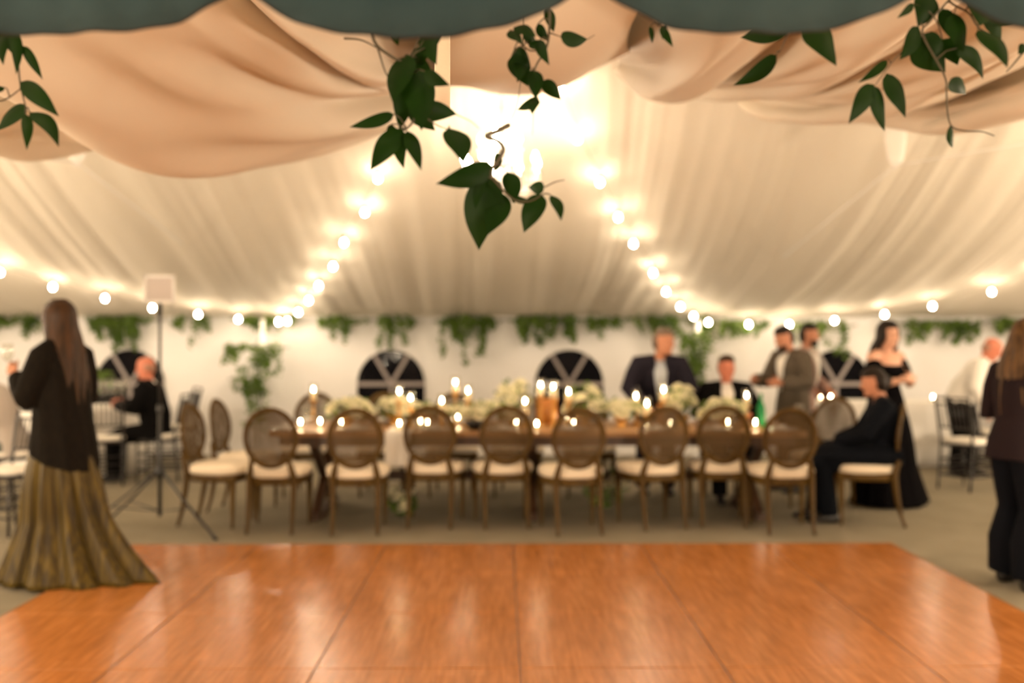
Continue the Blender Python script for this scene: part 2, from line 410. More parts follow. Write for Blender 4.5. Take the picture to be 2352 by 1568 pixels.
for k in range(24):     # draped chains up to the stem
    a = 2*PI*k/24; d = Vector((math.cos(a), math.sin(a), 0))
    for j in range(9):
        t = j/8; p = Vector((0, 0, chz(250)))+d*.03*(1-t)+d*.155*t; p.z = chz(240)+(chz(350)-chz(240))*t; p.z -= .02*math.sin(PI*t)
        q = d*(.03+.125*t); r = .009; x, y, z = q.x, q.y, p.z
        cz.add([(x, y, z+r), (x+r, y, z), (x, y+r, z), (x-r, y, z), (x, y-r, z), (x, y, z-r)], [(0, 1, 2), (0, 2, 3), (0, 3, 4), (0, 4, 1), (5, 2, 1), (5, 3, 2), (5, 4, 3), (5, 1, 4)])
m = mat('crystal', (.9, .88, .84), .05, spec=1, trans=.5)
c = cz.build('crystals', 'crystal', ch, False); c['kind'] = 'stuff'
for x, lab in ((-5.3, 'added fill chandelier over the left side of the tent, out of view'), (5.3, 'added fill chandelier over the right side of the tent, out of view')):
    c2 = copy_tree(ch, loc=(x, 7.3, 2.72), label=lab)  # copies added out of view to light the ceiling sides evenly

# ------------------------------------------------------------------ swags of the near ceiling
def swag(rows, label, folds, nu=56, nv=64, seed=1, name='ceiling_swag'):
    rg = random.Random(seed)
    rr = [cr([P(*p) for p in r], nu) for r in rows]
    grid = []
    for i in range(nu+1): grid.append(cr([r[i] for r in rr], nv))        # grid[i][j]
    mb = MB(); out = []
    for i in range(nu+1):
        row = []
        for j in range(nv+1):
            p = grid[i][j]; du = grid[min(i+1, nu)][j]-grid[max(i-1, 0)][j]; dv = grid[i][min(j+1, nv)]-grid[i][max(j-1, 0)]
            nrm = du.cross(dv)
            if nrm.length > 1e-9: nrm.normalize()
            u = i/nu; v = j/nv; h = 0
            for (k, amp, phs, slant) in folds: h += amp*math.sin(2*PI*k*(v+slant*u)+phs)
            wgt = min(1, v*5)*min(1, (1-v)*5)*min(1, dv.length*nv/2.0)
            row.append(p+nrm*h*wgt)
        out.append(row)
    mb.rings(out, closed=False, cap=False)
    o = mb.build(name, 'swag'); md = mod(o, 'SOLIDIFY', thickness=.002)
    return tag(o, label, 'ceiling drape', 'draped swags of the near tent ceiling')
F1 = [(3.2, .055, .4, .25), (6.7, .022, 1.9, -.2), (11.3, .009, .3, .3)]
# far left lobe, behind the big one
swag([[(-420, -60, 4.6), (-100, -60, 5.0), (150, 0, 5.6), (420, 60, 6.6)],
      [(-420, 120, 4.2), (-160, 170, 4.5), (100, 190, 5.0), (380, 220, 6.2)],
      [(-420, 285, 4.3), (-180, 315, 4.7), (60, 327, 5.1), (330, 318, 6.2)],
      [(-420, 290, 5.0), (-180, 305, 5.3), (60, 305, 5.8), (330, 290, 6.8)],
      [(-420, 40, 6.2), (-180, 60, 6.4), (60, 90, 6.8), (330, 150, 7.3)]], 'ivory ceiling drape at the far left edge behind the widest swag', F1, seed=1)
# the wide left lobe: rows run from near left to the peak
swag([[(300, -420, 2.9), (480, -240, 3.2), (640, -60, 3.8), (830, 60, 4.8), (1010, 120, 6.8)],
      [(120, -330, 2.8), (360, -90, 3.1), (600, 95, 3.6), (800, 190, 4.6), (1015, 175, 6.8)],
      [(-60, -190, 2.9), (220, 60, 3.2), (520, 235, 3.8), (770, 278, 4.8), (1010, 225, 6.9)],
      [(-260, -60, 3.1), (80, 185, 3.5), (420, 341, 4.3), (730, 318, 5.3), (1005, 240, 7.0)],
      [(-260, -70, 3.8), (80, 170, 4.3), (420, 322, 5.0), (730, 300, 5.9), (1005, 225, 7.2)],
      [(-260, -250, 4.6), (80, -60, 5.2), (420, 60, 6.0), (730, 100, 6.8), (1005, 120, 7.4)]], 'widest ivory ceiling drape, sagging low over the left half of the tent',
     [(2.1, .075, 2.2, .10), (4.6, .035, .9, -.15), (8.9, .012, .3, .25)], seed=2)
# upper left lobe between the first two scallops
swag([[(560, -300, 2.9), (700, -170, 3.4), (860, -60, 4.2), (1020, 20, 6.0)],
      [(520, -120, 2.85), (680, 10, 3.3), (850, 110, 4.2), (1030, 150, 6.2)],
      [(540, -40, 2.95), (700, 110, 3.5), (870, 215, 4.6), (1040, 205, 6.5)],
      [(560, -60, 3.4), (720, 90, 4.0), (880, 190, 5.2), (1045, 185, 6.9)]], 'narrow tan ceiling drape above the widest swag, between two valance scallops',
     [(1.6, .05, .2, .1), (3.9, .02, 1.2, .2)], seed=3)
# centre lobe
swag([[(985, -260, 3.9), (1130, -260, 3.8), (1300, -260, 3.8), (1480, -300, 3.9)],
      [(990, -20, 3.9), (1130, 0, 3.7), (1300, -20, 3.8), (1500, -60, 3.9)],
      [(1000, 150, 4.3), (1130, 165, 4.2), (1290, 150, 4.2), (1450, 60, 4.1)],
      [(1030, 186, 5.0), (1150, 204, 5.0), (1290, 190, 4.9), (1440, 110, 4.8)],
      [(1030, 160, 5.8), (1150, 180, 6.0), (1290, 165, 5.8), (1440, 80, 5.8)],
      [(1030, 20, 6.8), (1150, 20, 6.9), (1290, 20, 6.9), (1440, -60, 6.8)]], 'short middle ceiling drape hanging in front of the chandelier peak',
     [(1.0, .02, .2, 0), (2.7, .01, 1.2, .6)], seed=4)
# right lobes
swag([[(1640, -260, 3.2), (1570, -160, 3.6), (1500, -60, 4.6), (1420, 40, 6.4)],
      [(1740, -160, 3.1), (1620, 0, 3.5), (1510, 90, 4.6), (1410, 120, 6.4)],
      [(1840, -60, 3.2), (1690, 90, 3.7), (1560, 175, 4.7), (1415, 150, 6.5)],
      [(1900, -20, 3.4), (1720, 120, 4.0), (1580, 212, 5.0), (1480, 226, 5.9), (1410, 160, 6.8)],
      [(1900, -40, 4.2), (1720, 100, 4.6), (1580, 190, 5.6), (1415, 145, 7.2)],
      [(1900, -200, 5.2), (1720, -60, 5.4), (1580, 20, 6.4), (1415, 60, 7.4)]], 'steep ivory ceiling drape falling just right of the chandelier',
     [(1.4, .028, .4, .1), (3.3, .010, .9, -.15)], seed=5)
swag([[(1900, -240, 3.0), (1790, -100, 3.5), (1690, 20, 4.6), (1570, 120, 6.6)],
      [(2080, -160, 3.0), (1920, 10, 3.5), (1760, 125, 4.6), (1580, 190, 6.7)],
      [(2260, -80, 3.1), (2040, 90, 3.6), (1830, 190, 4.7), (1585, 206, 6.8)],
      [(2330, -60, 3.5), (2080, 110, 4.1), (1850, 210, 5.3), (1700, 213, 6.3), (1585, 206, 7.1)],
      [(2330, -160, 4.8), (2080, 0, 5.2), (1850, 100, 6.3), (1585, 120, 7.4)]], 'second ivory ceiling drape right of the chandelier, folds rising to the right',
     [(2.3, .05, 1.4, .1), (5.1, .022, .9, -.15), (9, .008, .3, .2)], seed=6)
swag([[(2150, -200, 3.5), (2010, -20, 4.0), (1860, 90, 5.0), (1660, 160, 7.0)],
      [(2330, -60, 3.5), (2160, 60, 4.0), (1920, 165, 5.0), (1670, 195, 7.0)],
      [(2420, 60, 3.6), (2240, 160, 4.1), (1980, 235, 5.1), (1690, 215, 7.0)],
      [(2420, 90, 4.0), (2260, 185, 4.5), (2060, 262, 5.2), (1850, 271, 6.2), (1750, 250, 6.8), (1690, 214, 7.3)],
      [(2420, 0, 5.2), (2260, 90, 5.5), (2000, 140, 6.4), (1690, 130, 7.5)]], 'third ivory ceiling drape with a bright rolled lower fold, over the right half',
     [(2.1, .06, 2.4, .1), (5.1, .026, .9, -.15), (9, .010, .3, .2)], seed=7)
swag([[(2700, -100, 4.6), (2450, 20, 4.9), (2200, 110, 5.6), (1900, 160, 7.2)],
      [(2700, 90, 4.3), (2450, 150, 4.6), (2220, 210, 5.2), (1920, 220, 7.2)],
      [(2700, 200, 4.4), (2450, 232, 4.8), (2230, 272, 5.3), (2110, 284, 6.0), (2000, 276, 6.7), (1930, 262, 7.3)],
      [(2700, 180, 5.4), (2450, 200, 5.6), (2220, 240, 6.0), (1930, 245, 7.4)],
      [(2700, 0, 6.4), (2450, 60, 6.6), (2220, 110, 7.0), (1930, 140, 7.5)]], 'far right ivory ceiling drape reaching the picture edge',
     [(2.1, .05, 1.4, .1), (5.1, .022, .9, -.15), (9, .010, .3, .2)], seed=8)
# bulbs glowing through the drapes from above
festoon(None, 'string of bulbs glowing through the left ceiling drapes', pts3=[P(-60, 20, 4.9), P(180, 228, 5.6)+Vector((0, 0, .03)), P(480, 90, 6.3), P(700, 0, 6.9)])
festoon(None, 'string of bulbs glowing through the right ceiling drapes', pts3=[P(1715, 150, 6.9), P(1960, 202, 6.9), P(2190, 110, 6.5), P(2500, -40, 6.0)])
# unseen bulb string added overhead to soften the light on the ceiling
festoon(None, 'added string of fill bulbs high above the dance floor, out of view', pts3=[Vector((x, 1.6, 2.72)) for x in (-4.5, -3, -1.5, 0, 1.5, 3, 4.5)])
# globe fill lamps added around the tent, out of view, to brighten it
fl0 = None
for x, y, lab in ((-3.2, -.7, 'added white globe fill lamp standing left of the awning'), (3.2, -.7, 'added white globe fill lamp standing right of the awning'), (-4.6, 3.4, 'added white globe fill lamp left of the dance floor'), (4.6, 3.4, 'added white globe fill lamp right of the dance floor'),
                  (-7.7, 7.8, 'added white globe fill lamp by the left tent wall'), (7.7, 7.8, 'added white globe fill lamp by the right tent wall')):
    if fl0 is None:
        fl0 = empty('fill_lamp', (x, y, 0), 0, lab, 'lamp', 'added globe fill lamps around the tent')
        mb = MB(); mb.ell((0, 0, 1.25), (.19, .19, .19), 16, 12); mb.build('fill_globe', 'globe', fl0)
        mb = MB(); mb.tube([(0, 0, .02), (0, 0, 1.07)], .012, 8); mb.build('pole', 'metal_black', fl0)
        mb = MB(); mb.lathe([(.15, 0), (.15, .015), (.03, .03), (.012, .04)], n=20); mb.build('base', 'metal_black', fl0)
    else: copy_tree(fl0, loc=(x, y, 0), label=lab)
# flat fabric sash
for k, (x, lab) in enumerate(((1016, 'narrow beige fabric sash hanging beside the thick centre leaves'),)):
    mb = MB(); pts = [P(x, py, 2.35) for py in (-60, 60, 160, 250)]
    mb.tube(pts, [(.0185, .004)]*4, 10, side=(1, 0, 0)); tag(mb.build('sash', 'cushion'), lab, 'sash')
# white pole sleeves showing beneath the drapes, with their tie cables
for (xx, y0, y1, d, ends, lab) in ((178, 262, 382, 7.5, [(-200, 325), (420, 560)], 'white fabric pole sleeve showing under the left drapes'), (2057, 262, 388, 7.5, [(2500, 305), (1800, 590)], 'white fabric pole sleeve showing under the right drapes')):
    mb = MB(); rt = empty('pole_sleeve', P(xx, y1, d), 0, lab, 'pole sleeve'); o0 = P(xx, y1, d)
    pts = [P(xx, y0, d), P(xx, (y0+y1)/2, d), P(xx, y1-22, d), P(xx-3, y1, d)]
    mb.tube([p-o0 for p in pts], [(.085, .012), (.080, .012), (.06, .012), (.02, .01)], 12, side=(1, 0, 0)); mb.build('sleeve', 'white', rt)
    for (ex, ey) in ends:
        c = MB(); e = on_ceiling(ex, ey, .03) if 0 < ex < 2352 else P(ex, ey, d-.5); c.tube([P(xx, y1-8, d)-o0, e-o0], .006, 6); c.build('cable', 'white', rt)

# ------------------------------------------------------------------ scalloped valance and canopy over the camera
VD = 1.42
edge = []
def scal(px):
    # lower edge height (in px) of the valance seen at distance VD
    for (a, b, yb, pw, xa, ya) in SC:
        if a <= px <= b:
            t = (px-a)/(b-a); m = xa; u = (t-m)/(1-m) if t > m else (m-t)/m
            return yb-(yb-ya)*(abs(u)**pw)
    return 0
SC = [(-260, 545, 74, 3.6, .40, -25), (545, 1350, 82, 2.7, .47, -45), (1350, 2150, 74, 2.7, .47, -48), (2150, 2900, 80, 2.9, .5, -52)]
va = empty('awning', (0, VD, 1.9), 0, 'dark slate teal awning with a scalloped valance hanging across the top', 'awning')
o0 = Vector((0, VD, 1.9)); mb = MB(); top = []; bot = []; pip = []
for k in range(0, 321):
    px = -300+(2650+300)*k/320; yb = scal(px); wob = .006*math.sin(px*.021)+.004*math.sin(px*.05)
    b = P(px, yb, VD); b.y += wob; t = Vector((b.x, VD, 2.12)); top.append(t-o0); bot.append(b-o0); mid = b.copy()
    pip.append(b-o0)
rows = [[t.lerp(b, s)+Vector((0, -.012*math.sin(PI*s), 0)) for t, b in zip(top, bot)] for s in (0, .25, .5, .75, 1)]
mb.rings(rows, closed=False, cap=False); o = mb.build('valance', 'teal', va); mod(o, 'SOLIDIFY', thickness=.003)
mb = MB(); mb.tube(pip, .0032, 6); mb.build('binding', 'piping', va)
mb = MB(); x0, x1 = top[0].x, top[-1].x
mb.rings([[Vector((x0+(x1-x0)*i/30, -s*2.2, .22+.26*s+.012*math.sin(i*1.2))) for i in range(31)] for s in (0, .25, .5, .75, 1)], closed=False, cap=False)
o = mb.build('canopy', 'teal', va); mod(o, 'SOLIDIFY', thickness=.003)
mb = MB(); mb.tube([(x0, 0, .225), (x1, 0, .225)], .012, 8); mb.tube([(x0, .0, .225), (x0, -2.2, .48)], .012, 8); mb.tube([(x1, 0, .225), (x1, -2.2, .48)], .012, 8)
for x in (x0, x1):
    mb.tube([(x, -2.2, .48), (x, -2.2, -1.9)], .02, 8); mb.tube([(x, 0, .225), (x, 0, -1.9)], .02, 8)
mb.build('frame', 'darkwood', va)

# ------------------------------------------------------------------ near hanging vines
def leafmesh(mb, a, b, wpx, d, rg, bend=.12, roll=None):
    """a leaf from base pixel a to tip pixel b at distance d, wpx wide; curved and creased along its midrib"""
    A = P(a[0], a[1], d); tip_d = d+rg.uniform(-.05, .05); B = P(b[0], b[1], tip_d)
    ax = B-A; L = ax.length; ax.normalize()
    view = Vector((0, 1, 0)); sd = ax.cross(view).normalized(); nr = sd.cross(ax).normalized()
    ro = rg.uniform(-.35, .35) if roll is None else roll
    wd = wpx/FPX*d/2/max(math.cos(ro), .5); s2 = sd*math.cos(ro)+nr*math.sin(ro); n2 = s2.cross(ax).normalized()
    cur = rg.uniform(-.11, .11)*L; n = 12; rows = []
    for i in range(n+1):
        t = i/n; wv = wd*(t**.6*(1-t)**1.1/.333 if 0 < t < 1 else 0)
        c = A+ax*(L*t)+n2*(-bend*L*math.sin(PI*t)*.5)+s2*(cur*math.sin(PI*t))
        row = []
        for u in (-1, -.55, 0, .55, 1):
            row.append(c+s2*(u*wv)+n2*(.22*wv*abs(u))+n2*(.05*wv*math.sin(9*t+u*2)))
        rows.append(row)
    mb.rings(rows, closed=False, cap=False)
def vine(leaves, stems, label, seed, origin):
    rg = random.Random(seed); root = empty('hanging_vine', origin, 0, label, 'vine', 'leafy vines hanging from the awning')
    lm = MB(); sm = MB(); st = [[P(*q) for q in s[0]] for s in stems]
    for s, (raw, r) in zip(st, stems): sm.tube(cr(s, len(s)*5), [r*(1-.5*k/(len(s)*5)) for k in range(len(s)*5+1)], 6)
    pts = [q for s in st for q in cr(s, 24)]
    for (a, b, wp, d) in leaves:
        leafmesh(lm, a, b, wp, d, rg)
        A = P(a[0], a[1], d); q = min(pts, key=lambda q: (q-A).length)
        if (q-A).length > .004: sm.tube([q, q.lerp(A, .5)+Vector((0, 0, .006)), A], [.0016, .0013, .0011], 5)
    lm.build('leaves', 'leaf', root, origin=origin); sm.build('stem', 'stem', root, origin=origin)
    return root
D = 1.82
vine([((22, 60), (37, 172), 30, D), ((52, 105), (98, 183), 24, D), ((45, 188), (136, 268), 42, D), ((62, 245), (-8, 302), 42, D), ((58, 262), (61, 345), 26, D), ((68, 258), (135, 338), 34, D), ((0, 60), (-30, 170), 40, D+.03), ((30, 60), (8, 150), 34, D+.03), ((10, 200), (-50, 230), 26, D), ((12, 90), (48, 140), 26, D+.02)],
     [([(20, -60, D), (28, 60, D), (40, 130, D), (46, 190, D), (60, 250, D)], .0028), ([(-60, 215, D), (0, 232, D), (46, 205, D)], .0022)], 'dark leafy vine dangling at the far left edge of the awning', 11, P(30, -60, D))
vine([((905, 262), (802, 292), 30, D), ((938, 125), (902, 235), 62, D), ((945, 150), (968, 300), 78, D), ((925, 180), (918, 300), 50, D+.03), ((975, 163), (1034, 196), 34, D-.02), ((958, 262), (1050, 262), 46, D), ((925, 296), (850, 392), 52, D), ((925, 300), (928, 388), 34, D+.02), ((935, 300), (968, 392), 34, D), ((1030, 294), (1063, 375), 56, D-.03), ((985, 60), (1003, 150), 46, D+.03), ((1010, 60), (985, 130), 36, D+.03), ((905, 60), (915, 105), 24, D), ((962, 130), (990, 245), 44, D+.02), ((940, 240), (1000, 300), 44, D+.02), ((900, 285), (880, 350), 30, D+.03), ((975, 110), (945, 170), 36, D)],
     [([(845, 20, D), (860, 95, D), (900, 130, D), (945, 160, D), (955, 260, D), (930, 300, D)], .0034), ([(868, 112, D), (885, 165, D), (902, 190, D)], .002), ([(955, 250, D), (1000, 285, D), (1040, 300, D)], .0018), ([(790, 88, D), (830, 92, D), (870, 112, D)], .0022), ([(1046, 262, D), (1080, 278, D), (1100, 295, D)], .0011)],
     'thick dark cluster of vine leaves hanging left of the chandelier', 12, P(850, -40, D))
D2 = 1.78
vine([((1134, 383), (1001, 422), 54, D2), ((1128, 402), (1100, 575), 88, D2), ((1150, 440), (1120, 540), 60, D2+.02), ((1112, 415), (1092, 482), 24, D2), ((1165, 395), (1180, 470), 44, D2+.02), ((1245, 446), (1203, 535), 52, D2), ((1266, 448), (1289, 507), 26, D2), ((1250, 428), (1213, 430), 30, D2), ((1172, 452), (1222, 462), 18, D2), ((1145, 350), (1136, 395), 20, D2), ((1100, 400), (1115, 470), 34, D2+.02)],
     [([(1168, 288, D2+.08), (1145, 300, D2+.04), (1117, 312, D2), (1145, 325, D2), (1156, 345, D2), (1142, 372, D2), (1130, 390, D2), (1128, 410, D2)], .0048), ([(1128, 405, D2), (1175, 455, D2), (1215, 462, D2), (1250, 445, D2), (1266, 448, D2)], .0022), ([(1250, 430, D2), (1275, 418, D2), (1297, 413, D2)], .0014), ([(1205, -40, D2+.15), (1200, 120, D2+.13), (1190, 230, D2+.1), (1168, 288, D2+.08)], .0012)],
     'lowest green vine sprig with pointed leaves hanging across the chandelier', 13, P(1168, -40, D2))
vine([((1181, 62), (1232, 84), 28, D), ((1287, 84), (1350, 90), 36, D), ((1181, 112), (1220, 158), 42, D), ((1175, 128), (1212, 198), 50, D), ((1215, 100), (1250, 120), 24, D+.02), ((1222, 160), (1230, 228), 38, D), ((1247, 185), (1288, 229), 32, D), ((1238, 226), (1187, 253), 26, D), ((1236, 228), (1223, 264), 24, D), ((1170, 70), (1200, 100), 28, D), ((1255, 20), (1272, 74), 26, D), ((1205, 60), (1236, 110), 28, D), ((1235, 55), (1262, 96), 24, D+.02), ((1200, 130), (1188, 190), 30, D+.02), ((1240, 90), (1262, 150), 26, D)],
     [([(1262, -40, D), (1262, 60, D), (1255, 110, D), (1232, 150, D), (1222, 190, D), (1236, 228, D)], .0026), ([(1262, 75, D), (1287, 84, D)], .0016), ([(1350, 90, D), (1366, 80, D)], .001), ([(1225, 262, D), (1223, 310, D)], .0007), ([(1180, 80, D), (1215, 115, D), (1250, 112, D)], .0022)],
     'loose green vine hanging beside the middle drape right of the thick cluster', 14, P(1262, -40, D))
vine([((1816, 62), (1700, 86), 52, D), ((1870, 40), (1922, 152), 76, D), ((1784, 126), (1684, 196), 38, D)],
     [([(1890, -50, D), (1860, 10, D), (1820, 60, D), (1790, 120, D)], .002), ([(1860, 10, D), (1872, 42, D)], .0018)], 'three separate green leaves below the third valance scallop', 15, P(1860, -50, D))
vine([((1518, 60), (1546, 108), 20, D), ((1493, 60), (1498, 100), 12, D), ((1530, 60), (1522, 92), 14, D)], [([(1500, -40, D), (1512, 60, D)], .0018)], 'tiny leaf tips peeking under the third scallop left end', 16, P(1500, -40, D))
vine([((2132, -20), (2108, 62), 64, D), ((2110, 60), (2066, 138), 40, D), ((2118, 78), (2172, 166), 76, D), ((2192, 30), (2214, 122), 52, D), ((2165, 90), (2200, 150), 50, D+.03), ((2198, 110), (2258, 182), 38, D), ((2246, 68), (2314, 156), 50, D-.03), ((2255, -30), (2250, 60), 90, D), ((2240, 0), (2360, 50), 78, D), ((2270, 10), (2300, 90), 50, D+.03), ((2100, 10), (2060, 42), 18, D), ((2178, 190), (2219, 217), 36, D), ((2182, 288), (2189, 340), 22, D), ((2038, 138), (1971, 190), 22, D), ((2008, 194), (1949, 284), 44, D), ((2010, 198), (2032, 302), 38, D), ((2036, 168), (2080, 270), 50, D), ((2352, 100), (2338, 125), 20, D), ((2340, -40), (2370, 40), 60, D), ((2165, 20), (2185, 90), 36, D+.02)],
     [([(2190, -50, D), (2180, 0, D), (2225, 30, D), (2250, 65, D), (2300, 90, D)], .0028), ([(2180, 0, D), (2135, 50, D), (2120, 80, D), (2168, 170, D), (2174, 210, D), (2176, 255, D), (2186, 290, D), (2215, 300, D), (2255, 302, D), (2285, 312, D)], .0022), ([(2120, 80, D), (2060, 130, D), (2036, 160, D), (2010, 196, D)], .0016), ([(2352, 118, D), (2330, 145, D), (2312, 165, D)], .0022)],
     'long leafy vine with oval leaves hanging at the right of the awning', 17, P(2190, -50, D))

# ================================================================== furniture
def XY(px, d): return (px-1176)/FPX*d
# ---- round-back cane dining chair, sitter faces local +Y
def make_chair(label):
    t = empty('dining_chair', (0, 0, 0), 0, label, 'chair', 'cane-back chairs round the long table')
    # seat cushion
    mb = MB(); rs = []
    for z, k in ((.425, .97), (.44, 1.0), (.468, 1.01), (.488, .97), (.502, .86), (.510, .62), (.513, .3)):
        ring = []
        for i in range(28):
            a = 2*PI*i/28; c, s = math.cos(a), math.sin(a)
            x = abs(c)**.62*(1 if c >= 0 else -1); y = abs(s)**.62*(1 if s >= 0 else -1)
            w_ = .245+.028*y
            ring.append(Vector((x*w_*k, y*.235*k+.01, z)))
        rs.append(ring)
    mb.rings(rs); mb.build('seat_cushion', 'cushion', t)
    mb = MB(); rs = []
    for z, k in ((.365, .93), (.37, .955), (.428, .965), (.430, .93)):
        ring = []
        for i in range(28):
            a = 2*PI*i/28; c, s = math.cos(a), math.sin(a)
            x = abs(c)**.5*(1 if c >= 0 else -1); y = abs(s)**.5*(1 if s >= 0 else -1)
            ring.append(Vector((x*(.245+.028*y)*k, y*.235*k+.01, z)))
        rs.append(ring)
    mb.rings(rs); mb.build('seat_frame', 'wood', t)
    for sx in (-1, 1):
        mb = MB(); mb.tube([(sx*.215, .195, .43), (sx*.215, .195, .372), (sx*.213, .194, .365), (sx*.212, .193, .35), (sx*.212, .192, .33), (sx*.210, .19, .15), (sx*.208, .188, .03), (sx*.208, .188, 0)],
                           [.026, .027, .019, .027, .024, .017, .012, .012], 12)
        mb.build('leg', 'wood', t)
        mb = MB(); mb.tube(cr([(sx*.135, -.262, .60), (sx*.150, -.245, .53), (sx*.170, -.215, .43), (sx*.172, -.222, .30), (sx*.170, -.255, .12), (sx*.172, -.292, 0)], 14), [.017, .018, .019, .021, .023, .025, .025, .024, .023, .021, .019, .017, .015, .014, .013], 10)
        mb.build('leg', 'wood', t)
    # oval back, tilted
    cx, cz, rx, rz = 0, .738, .197, .219
    def bp(a, f=1): return Vector((rx*f*math.cos(a), -.262-.10*(rz*f*math.sin(a)+.05)-.03*(math.cos(a)*f)**2*-1, cz+rz*f*math.sin(a)))
    mb = MB(); n = 48; rs = []
    for k in range(n+1):
        a = 2*PI*k/n; p = bp(a); out = Vector((math.cos(a)/rx, 0, math.sin(a)/rz)).normalized(); fw = Vector((0, 1, 0))
        rs.append([p+out*(.021*math.cos(u))+fw*(.015*math.sin(u)) for u in [2*PI*j/10 for j in range(10)]])
    mb.rings(rs, cap=False); mb.build('back_frame', 'wood', t)
    mb = MB(); rs = [[bp(2*PI*k/36, f) for k in range(36)] for f in (1, .8, .6, .4, .2, .03)]
    mb.rings(rs, cap=True); pnl = mb.build('back_panel', 'cane', t)
    return t
proto = make_chair('cane-back dining chair')
ORD = ['first', 'second', 'third', 'fourth', 'fifth', 'sixth', 'seventh', 'eighth', 'ninth']
near = [(618, 7.62, 0), (815, 7.58, 5), (985, 7.86, -4), (1165, 7.84, 7), (1333, 7.58, 9), (1531, 7.80, 16), (1664, 7.90, -3), (1820, 7.60, 0)]
used = []
for i, (px, z, rz) in enumerate(near):
    rz = R(rz); 
    # px is where the back oval shows; the seat centre lies .27 in front of it
    bx = XY(px, z); cx = bx-.29*math.sin(rz); cy = z+.29*math.cos(rz)
    o = proto if i == 0 else copy_tree(proto)
    o.location = (cx, cy, 0); o.rotation_euler = (0, 0, rz)
    o['label'] = 'round cane-back chair, %s from the left in the near row' % ORD[i]
    used.append(o)
ends = [(436, 8.14, -98, 'cane-back chair at the left table end, nearer the dance floor'), (499, 8.80, -96, 'cane-back chair at the left table end, farther from the dance floor')]
for px, z, rz, lab in ends:
    rz = R(rz); bx = XY(px, z)
    copy_tree(proto, loc=(bx-.27*math.sin(rz), z+.27*math.cos(rz), 0), rz=rz, label=lab)
copy_tree(proto, loc=(2.90, 8.16, 0), rz=R(72), label='cane-back chair under the seated woman in dark navy')
copy_tree(proto, loc=(2.76, 8.86, 0), rz=R(137), label='empty cane-back chair behind the seated woman in dark navy')
far = [(712, 9.62, 178, 'behind the lone tall candle at the left'), (880, 9.66, 184, 'behind the flowers under the left centre window'), (1040, 9.62, 180, 'behind the flowers right of the left centre window'), (1190, 9.64, 176, 'left of the gold candle group'), (1352, 9.62, 181, 'under the right centre window'), (1662, 9.60, 180, 'holding the seated man in dark suit')]
for px, z, rz, lab in far:
    copy_tree(proto, loc=(XY(px, z), z, 0), rz=R(rz), label='far-side cane-back chair '+lab)

# ---- long farm table
TX0, TX1, TY0, TY1, TZ = -1.98, 2.40, 8.08, 9.26, .745
tb = empty('dining_table', ((TX0+TX1)/2, (TY0+TY1)/2, 0), 0, 'long brown plank dining table set with candles, flowers and plates', 'table')
c0 = Vector(((TX0+TX1)/2, (TY0+TY1)/2, 0)); L = TX1-TX0; W = TY1-TY0
mb = MB()
for k in range(7):
    w_ = W/7; mb.box((0, -W/2+w_*(k+.5), TZ-.019), (L, w_-.003, .038))
o = mb.build('tabletop', 'tablewood', tb, False); mod(o, 'BEVEL', width=.003, segments=2)
mb = MB()
for s in (-1, 1): mb.box((0, s*(W/2-.07), TZ-.078), (L-.16, .028, .08))
for s in (-1, 1): mb.box((s*(L/2-.09), 0, TZ-.078), (.028, W-.14, .08))
mb.build('apron', 'darkwood', tb, False)
for x in (-L/2+.35, -.04, L/2-.35):
    mb = MB(); hh = TZ-.118; LL = math.hypot(W-.3, hh-.03); an = math.atan2(hh-.03, W-.3)
    for s in (-1, 1): mb.box((x+s*.001, 0, hh/2+.0), (.07, LL, .065), Matrix.Rotation(s*an, 3, 'X'))
    mb.box((x, 0, .03), (.08, W-.22, .06)); mb.box((x, 0, hh+.0), (.075, W-.2, .05))
    mb.build('trestle', 'darkwood', tb, False)
mb = MB(); mb.box((0, 0, .32), (L-.7, .05, .08)); mb.build('stretcher', 'darkwood', tb, False)
# cloth runner falling off the near side
mb = MB(); rows = []
xa, xb = XY(884, 8.06), XY(942, 8.06)
path = [(TY1+.03, .50), (TY1+.03, .742), (TY1, .7495), (8.7, .7495), (TY0, .7495), (TY0-.025, .742), (TY0-.03, .62), (TY0-.02, .52), (TY0-.035, .47)]
for y, z in path: rows.append([Vector((xa+(xb-xa)*k/10, y+(.008*math.sin(k*1.5) if z < .7 else 0), z)) for k in range(11)])
mb.rings(rows, closed=False, cap=False); o = mb.build('table_runner', 'cloth'); mod(o, 'SOLIDIFY', thickness=.002, offset=1)
tag(o, 'white cloth runner falling over the table edge between the second and third near chairs', 'table runner')

